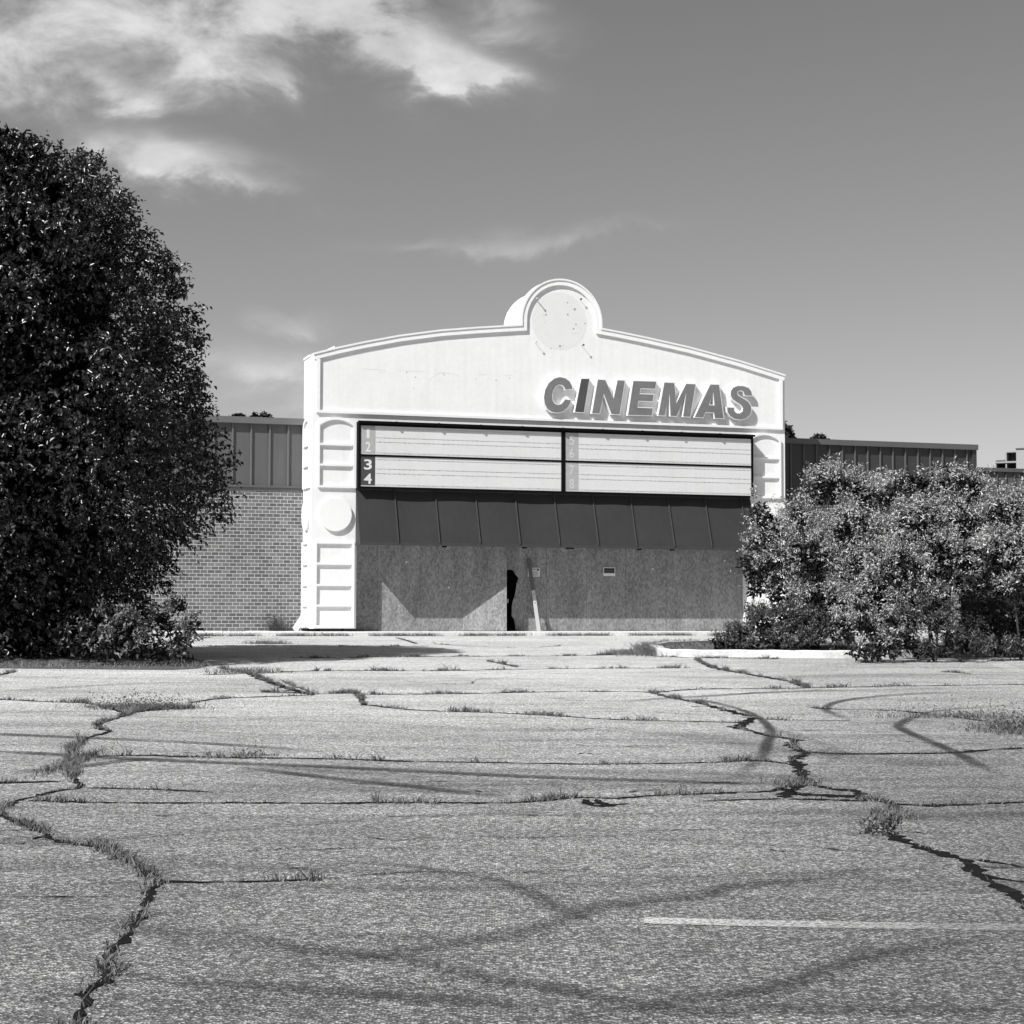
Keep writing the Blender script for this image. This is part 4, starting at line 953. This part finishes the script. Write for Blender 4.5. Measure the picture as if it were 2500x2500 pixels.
def lobed(name, lobes, Y, label, leafm, leaf=.075, wr=.36, tw=.30, dens=125, per=9, group=None, cat='bush', cut=None, droop=.15, seedgaps=.5, jitterY=.5, nstem=3):
    """a shrub from overlapping foliage boughs; lobes are (u, v, radius px, depth shift)"""
    c = [(at(u, v, Y+dy), r/FPX*(Y+dy)) for (u, v, r, dy) in lobes]
    bx = sum(p.x for p, r in c)/len(c); by = Y+.2; base = Vector((bx, by, gz(bx, by)+.1))
    root = empty(name, base); tag(root, label, cat, group)
    Cs = []; Ds = []; inner = []
    for (p, r) in c:
        p = np.array(p-base); n = int(dens*4*math.pi*r*r*.55)+12
        d = unit(n); d[:, 2] = np.where(d[:, 2] < -.35, -d[:, 2]*.6, d[:, 2]); d /= np.linalg.norm(d, axis=1)[:, None]
        wob = 1+.13*np.sin(d[:, 0]*6+p[0]*3)+.12*np.sin(d[:, 2]*7+p[2]*5)+.09*np.sin(d[:, 1]*11+d[:, 0]*9)
        rr = r*wob*(1-.32*RNG.random(n)**1.4)-tw*.55
        wp_ = p+d*r; hl = np.sin(wp_[:, 0]*3.1+wp_[:, 2]*2.3+1)*np.sin(wp_[:, 2]*3.9-wp_[:, 0]*1.7+wp_[:, 1])+.5*np.sin(wp_[:, 0]*7.3-wp_[:, 2]*6.1)
        rr = rr-np.clip(hl-.3, 0, 1)*r*.42
        rr = np.maximum(rr, r*.2)
        sc = np.array([1, .85, 1])
        Cs.append(p+d*rr[:, None]*sc); Ds.append(d+np.array([0, 0, .45])+unit(n)*.55)
        k = int(1000*r*r); di = unit(k); inner.append(p+di*(r*.62*RNG.random(k)**.5)[:, None])
    C = np.concatenate(Cs); D = np.concatenate(Ds)
    # drop twigs buried deep inside neighbouring boughs
    keep = np.ones(len(C), bool)
    for (p, r) in c:
        p = np.array(p-base); keep &= np.linalg.norm(C-p, axis=1) > r*.52
    gmin = np.array([gz(base.x+q[0], base.y+q[1])-base.z for q in C]); keep &= C[:, 2] > gmin+.05
    C, D = C[keep], D[keep]
    P, d_, NN, L, W = sprays(C, D, per, tw, leaf, wr, droop=droop, spread=.85)
    leaf_mesh('foliage', P, d_, NN, L, W, leafm, root)
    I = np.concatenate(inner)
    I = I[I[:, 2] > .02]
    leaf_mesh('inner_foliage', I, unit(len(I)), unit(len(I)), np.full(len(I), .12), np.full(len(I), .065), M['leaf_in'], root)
    zt = max(p.z for p, r in c)-base.z
    b = MB()
    for i in range(nstem):
        p, r = c[(i*2) % len(c)]; e = (p-base); s0 = Vector((random.uniform(-.2, .2), random.uniform(-.15, .15), -.2))
        mid = s0.lerp(e, .5)+Vector((0, 0, .15)); b.tube([s0, mid, e], [.028, .02, .008], 6)
    b.build('stems', M['bark'], root)
    return root
# far trees peeping over the roofs
def far_tree(u, v, r, Y, label, spread=1.0):
    p = at(u, v, Y); bz = WALK_Z-.05
    root = empty('distant_tree', (p.x, p.y, bz)); tag(root, label, 'tree', None)
    n = 1100; d = unit(n); rad = r/FPX*Y
    C = np.array([0, 0, p.z-bz])+d*np.array([rad*spread, rad*spread, rad])*(.5+.5*RNG.random(n))[:, None]*(1+.25*np.sin(d[:, :1]*9+d[:, 2:]*7))
    P, D, NN, L, W = sprays(C, d+np.array([0, 0, .4]), 6, .28, .17, .6)
    leaf_mesh('crown', P, D, NN, L, W, M['leaf_far'], root)
    trunk('trunk', (0, 0, -.1), (0, 0, p.z-bz), .25, .08, root)
far_tree(1895, 1064, 27, 75, 'dark treetop showing just past the right edge of the white entrance')
far_tree(2001, 1083, 4, 78, 'tiny treetop tip above the right wing roof')
far_tree(640, 1043, 19, 78, 'treetop showing above the brick wing roof near the white entrance', 1.3)
far_tree(581, 1034, 8, 80, 'small round treetop above the brick wing roof close to the big tree')

lobed('large_shrub', [(2030,1190,72,.4),(1950,1280,62,.2),(1890,1315,65,0),(1850,1250,38,0),(1885,1400,70,0),(1980,1370,105,-.2),(2080,1300,95,0),(2120,1400,100,-.3),(2010,1470,85,-.3),(1850,1340,45,.1),(1840,1405,42,0),(2110,1210,60,.6),(1900,1460,45,0),(2190,1330,70,-.1),(2050,1520,70,-.4),(1960,1520,60,-.1),(2120,1480,80,-.6),(2150,1545,50,-.8),(2090,1200,50,.5),(2130,1230,60,.4),(1990,1215,40,.5),(1820,1375,34,.1),(1870,1285,50,.1),(1845,1440,30,.2)], 37.6,
      'large pale-leaved shrub right of the entrance, its branches crossing the white pillar', M['leaf_silver'], leaf=.068, group='shrubs on the right island', nstem=5)
lobed('large_shrub', [(2180,1215,62,.2),(2280,1200,68,.3),(2340,1190,55,0),(2350,1270,80,-.1),(2250,1290,95,-.2),(2200,1400,85,-.5),(2300,1360,80,-.4),(2370,1360,60,-.5),(2220,1180,40,.3),(2310,1155,30,.2),(2390,1430,45,-.6),(2240,1480,75,-.5),(2200,1540,60,-.8),(2290,1455,50,-.2),(2235,1185,45,.3),(2370,1190,50,.2),(2400,1230,55,.2)], 37.0,
      'large pale shrub in front of the end of the metal wing, above the dark hollow', M['leaf_silver'], leaf=.07, group='shrubs on the right island', nstem=4)
lobed('large_shrub', [(2450,1270,75,0),(2500,1240,70,.2),(2580,1250,100,0),(2440,1360,75,-.2),(2520,1350,100,-.3),(2600,1380,110,0),(2500,1440,60,-.6),(2460,1250,45,.3),(2650,1480,110,0),(2540,1490,70,.5),(2440,1420,50,.3)], 36.0,
      'large pale shrub cut off by the right edge of the picture', M['leaf_silver'], leaf=.07, group='shrubs on the right island', nstem=4)
lobed('low_shrub', [(1755,1572,26,0),(1785,1548,26,.1),(1775,1575,24,0),(1810,1555,34,0),(1860,1530,42,.1),(1920,1520,48,.2),(1980,1530,48,0),(1900,1565,34,-.3),(1960,1570,30,-.4),(2030,1540,44,0),(2045,1575,26,-.3),(1840,1572,24,0),(1900,1578,20,.1),(1800,1580,26,-.2),(1760,1585,18,-.2),(1870,1560,36,-.3),(1990,1565,34,-.2),(1930,1585,24,-.4),(1850,1500,30,.4),(2040,1500,40,.3)], 37.0,
      'low dark spreading shrub behind the white kerb at the left end of the island', M['leaf_low'], leaf=.05, wr=.42, tw=.16, dens=420, group='low bushes on the right island', nstem=4)
lobed('low_shrub', [(2110,1530,38,0),(2070,1560,28,0),(2140,1570,42,-.2),(2180,1575,30,-.2),(2110,1592,24,-.5),(2100,1490,34,.2),(2160,1597,24,-.6),(2080,1595,16,-.5),(2190,1600,18,-.6),(2060,1530,36,.3),(2170,1520,36,.2),(2200,1560,30,0),(2130,1600,26,-.7),(2095,1602,22,-.6),(2185,1603,20,-.7)], 34.6,
      'leafy bush spilling over the kerb below the pale shrubs', M['leaf_spill'], leaf=.07, wr=.4, tw=.2, dens=170, group='low bushes on the right island', nstem=3)
lobed('low_shrub', [(2290,1530,38,0),(2320,1560,30,-.2),(2260,1575,26,-.2),(2330,1590,18,-.3),(2210,1520,40,.5),(2240,1590,22,-.3),(2300,1597,20,-.5),(2220,1570,34,.3),(2265,1598,24,-.5),(2330,1598,22,-.6),(2380,1598,26,-.5),(2290,1490,46,.5)], 35.0,
      'small dim bush under the dark hollow right of the spilling bush', M['leaf_low'], leaf=.06, wr=.42, tw=.16, dens=190, group='low bushes on the right island', nstem=3)
lobed('low_shrub', [(2420,1545,60,1.5),(2500,1550,60,1.5),(2580,1550,70,1.0),(2400,1480,50,3),(2480,1480,60,2.5),(2560,1500,70,2),(2230,1470,60,2),(2170,1500,60,2.5),(2270,1420,50,2.5),(2350,1580,45,-.5),(2440,1590,45,-.8),(2520,1595,50,-.8),(2590,1590,50,-1),(2400,1520,60,.5),(2500,1520,70,.3),(2340,1420,40,2.5),(2390,1560,50,.2),(2460,1430,60,1.5)], 37.0,
      'shaded thicket in the dark hollow beneath the shrubs at the right edge', M['leaf_low'], leaf=.07, wr=.42, tw=.2, dens=240, group='low bushes on the right island', nstem=3)
lobed('low_shrub', [(270,1500,36,0),(310,1540,48,-.1),(230,1560,48,0),(260,1600,36,-.4),(190,1585,34,-.1),(340,1590,34,-.3),(150,1560,30,.2)], 30.2,
      'leafy bush at the foot of the big tree, its left half', M['leaf_mid'], leaf=.075, wr=.45, tw=.2, dens=180, group='bushes under the big left tree', nstem=3)
lobed('low_shrub', [(400,1520,42,.2),(440,1560,46,0),(390,1590,36,-.3),(450,1600,32,-.3),(470,1530,30,.4),(440,1480,28,.8)], 30.6,
      'leafy bush at the right foot of the big tree beside the shadow', M['leaf_mid'], leaf=.07, wr=.45, tw=.2, dens=170, group='bushes under the big left tree', nstem=3)

# ---- weeds and grass
def blades(name, items, m, wid=.0036, kind=None, parent=None, org=Vector((0, 0, 0))):
    P = np.array([tuple(p-org) for p, h in items]); H = np.array([h for p, h in items]); n = len(P)
    ln = RNG.normal(size=(n, 3))*.5; ln[:, 2] = 0; D = ln+np.array([0, 0, 1.0]); ph = RNG.uniform(0, np.pi, n)
    S = np.stack([np.cos(ph), np.sin(ph), np.zeros(n)], 1); w = wid*(.7+.6*RNG.random(n))[:, None]*np.clip(P[:, 1:2]+org.y, 8, 60)**.5/3.5
    v = np.empty((n, 5, 3)); v[:, 0] = P-S*w; v[:, 1] = P+S*w; mid = P+D*H[:, None]*.55; v[:, 2] = mid+S*w*.7; v[:, 3] = mid-S*w*.7; v[:, 4] = P+D*H[:, None]+ln*H[:, None]*.9
    me = bpy.data.meshes.new(name); me.vertices.add(5*n); me.vertices.foreach_set('co', v.reshape(-1))
    idx = np.arange(n)[:, None]*5+np.array([0, 1, 2, 3, 3, 2, 4])[None]; me.loops.add(7*n); me.loops.foreach_set('vertex_index', idx.reshape(-1).astype(np.int32))
    st = (np.arange(n)[:, None]*7+np.array([0, 4])[None]).reshape(-1); tt = np.tile([4, 3], n)
    me.polygons.add(2*n); me.polygons.foreach_set('loop_start', st.astype(np.int32)); me.polygons.foreach_set('loop_total', tt.astype(np.int32)); me.update(calc_edges=True)
    me.materials.append(m); o = bpy.data.objects.new(name, me); col.objects.link(o); o.parent = parent
    if kind: o['kind'] = kind
    return o
items = []
for p, h in GRASS:
    for _ in range(7 if h > .045 else 3):
        q = p+Vector((random.gauss(0, .016), random.gauss(0, .012), 0)); q.z = gz(q.x, q.y); items.append((q, h*random.uniform(.5, 1.15)))
# along the kerb of the pavement and round the island
for _ in range(9000):
    s_ = random.uniform(-8, 15); d = .45+.55*math.sin(s_*1.3)*math.sin(s_*3.7+1)
    if random.random() > d: continue
    q = P0-NX*(KERB_OFF+abs(random.gauss(0, .07)))+AX*s_; q.z = gz(q.x, q.y); items.append((q, random.uniform(.03, .11)*(1.5 if random.random() < .1 else 1)))
for _ in range(2600):
    s_ = random.uniform(-8, 15); q = wld(s_, yw-.1-random.random()*.1, -.006)
    if math.sin(s_*2.1)+math.sin(s_*5.3) > .6: items.append((q, random.uniform(.03, .09)))
o = blades('grass', items, M['grass'], kind='stuff'); tag(o, 'thin grass and weeds growing out of the pavement cracks', 'grass')
items = []
for _ in range(9000):
    u = random.uniform(1612, 2450); v = random.uniform(1577, 1603); p = gp(u, v)
    p = p+Vector((0, .35, 0))
    p.z = gz(p.x, p.y)+.09
    items.append((p, random.uniform(.03, .12)))
for _ in range(1800):
    p = gp(random.gauss(1592, 20), random.gauss(1591, 5)); p.z = gz(p.x, p.y); items.append((p, random.uniform(.04, .24)))
for _ in range(2500):
    p = gp(random.triangular(1470, 1600, 1600), random.gauss(1595, 3)); p.z = gz(p.x, p.y); items.append((p, random.uniform(.02, .09)))
for _ in range(2200):
    p = gp(random.uniform(-40, 500), random.gauss(1629, 4)); p.z = gz(p.x, p.y)+.04; items.append((p, random.uniform(.02, .09)))
o = blades('island_grass', items, M['grass'], kind='stuff'); tag(o, 'rough grass on the kerbed islands', 'grass')
def weed(u, v, n, rx, ry, h, label, leafy=.0, m='grass'):
    c = gp(u, v); root = empty('weed_clump', c); tag(root, label, 'weed', 'weed clumps on the lot'); it = []
    for _ in range(n):
        q = Vector((c.x+random.gauss(0, rx), c.y+random.gauss(0, ry), 0)); q.z = gz(q.x, q.y); it.append((q, h*random.uniform(.12, .5)))
    blades('stalks', it, M[m], parent=root, org=c)
    if leafy:
        k = int(n*leafy); C = np.array([[random.gauss(0, rx), random.gauss(0, ry), abs(random.gauss(0, h*.4))+.02] for _ in range(k)])
        C[:, 2] += np.array([gz(c.x+q[0], c.y+q[1])-c.z for q in C])
        leaf_mesh('leaves', C, unit(k)+np.array([0, 0, .3]), unit(k)+np.array([0, 0, 1]), np.full(k, .035), np.full(k, .014), M['leaf_mid'], root)
weed(345, 1729, 1500, .30, .18, .15, 'long dark weed patch where the left cracks meet', .3, 'weed')
weed(2470, 1786, 1200, .18, .26, .24, 'spiky weed patch sprawling at the right edge of the lot', .5)
weed(2335, 1752, 500, .45, .1, .16, 'ragged row of weeds left of the right-edge patch', .6)
weed(2140, 2035, 260, .05, .06, .07, 'leafy weed in the bend of the wide tar crack', .8)
weed(178, 1862, 1100, .045, .5, .10, 'feathery grass filling the upright part of the left crack')
weed(2185, 1990, 400, .06, .14, .12, 'grass tuft below the fork of the tar crack')
weed(600, 1642, 500, .3, .25, .22, 'tall grass tuft where two cracks meet right of the tree shadow')
weed(655, 1572, 420, .25, .12, .22, 'dark grass clump at the edge of the tree shadow', .3, 'weed')
weed(2130, 1955, 120, .04, .05, .13, 'small spiky tuft on the junction of the tar cracks')
weed(1945, 1915, 260, .09, .10, .14, 'pale feathery grass above the tar crack junction')
weed(610, 1845, 110, .10, .03, .09, 'flat broad-bladed weed on the long middle crack', .3)
c = wld(fp(675, 1541, YW-.15)[0], YW-.18, 0)
root = empty('weed_clump', c); tag(root, 'leafy weed standing against the foot of the brick wall', 'weed', 'weed clumps on the lot')
it = [(c+Vector((random.gauss(0, .12), random.gauss(0, .04), 0)), random.uniform(.15, .5)) for _ in range(160)]
blades('stalks', it, M['weed'], parent=root, org=c)
k = 260; C = np.array([[random.gauss(0, .13), random.gauss(0, .05), random.uniform(.02, .42)] for _ in range(k)]); leaf_mesh('leaves', C, unit(k), unit(k)+np.array([0, 0, 1]), np.full(k, .08), np.full(k, .035), M['leaf_mid'], root)
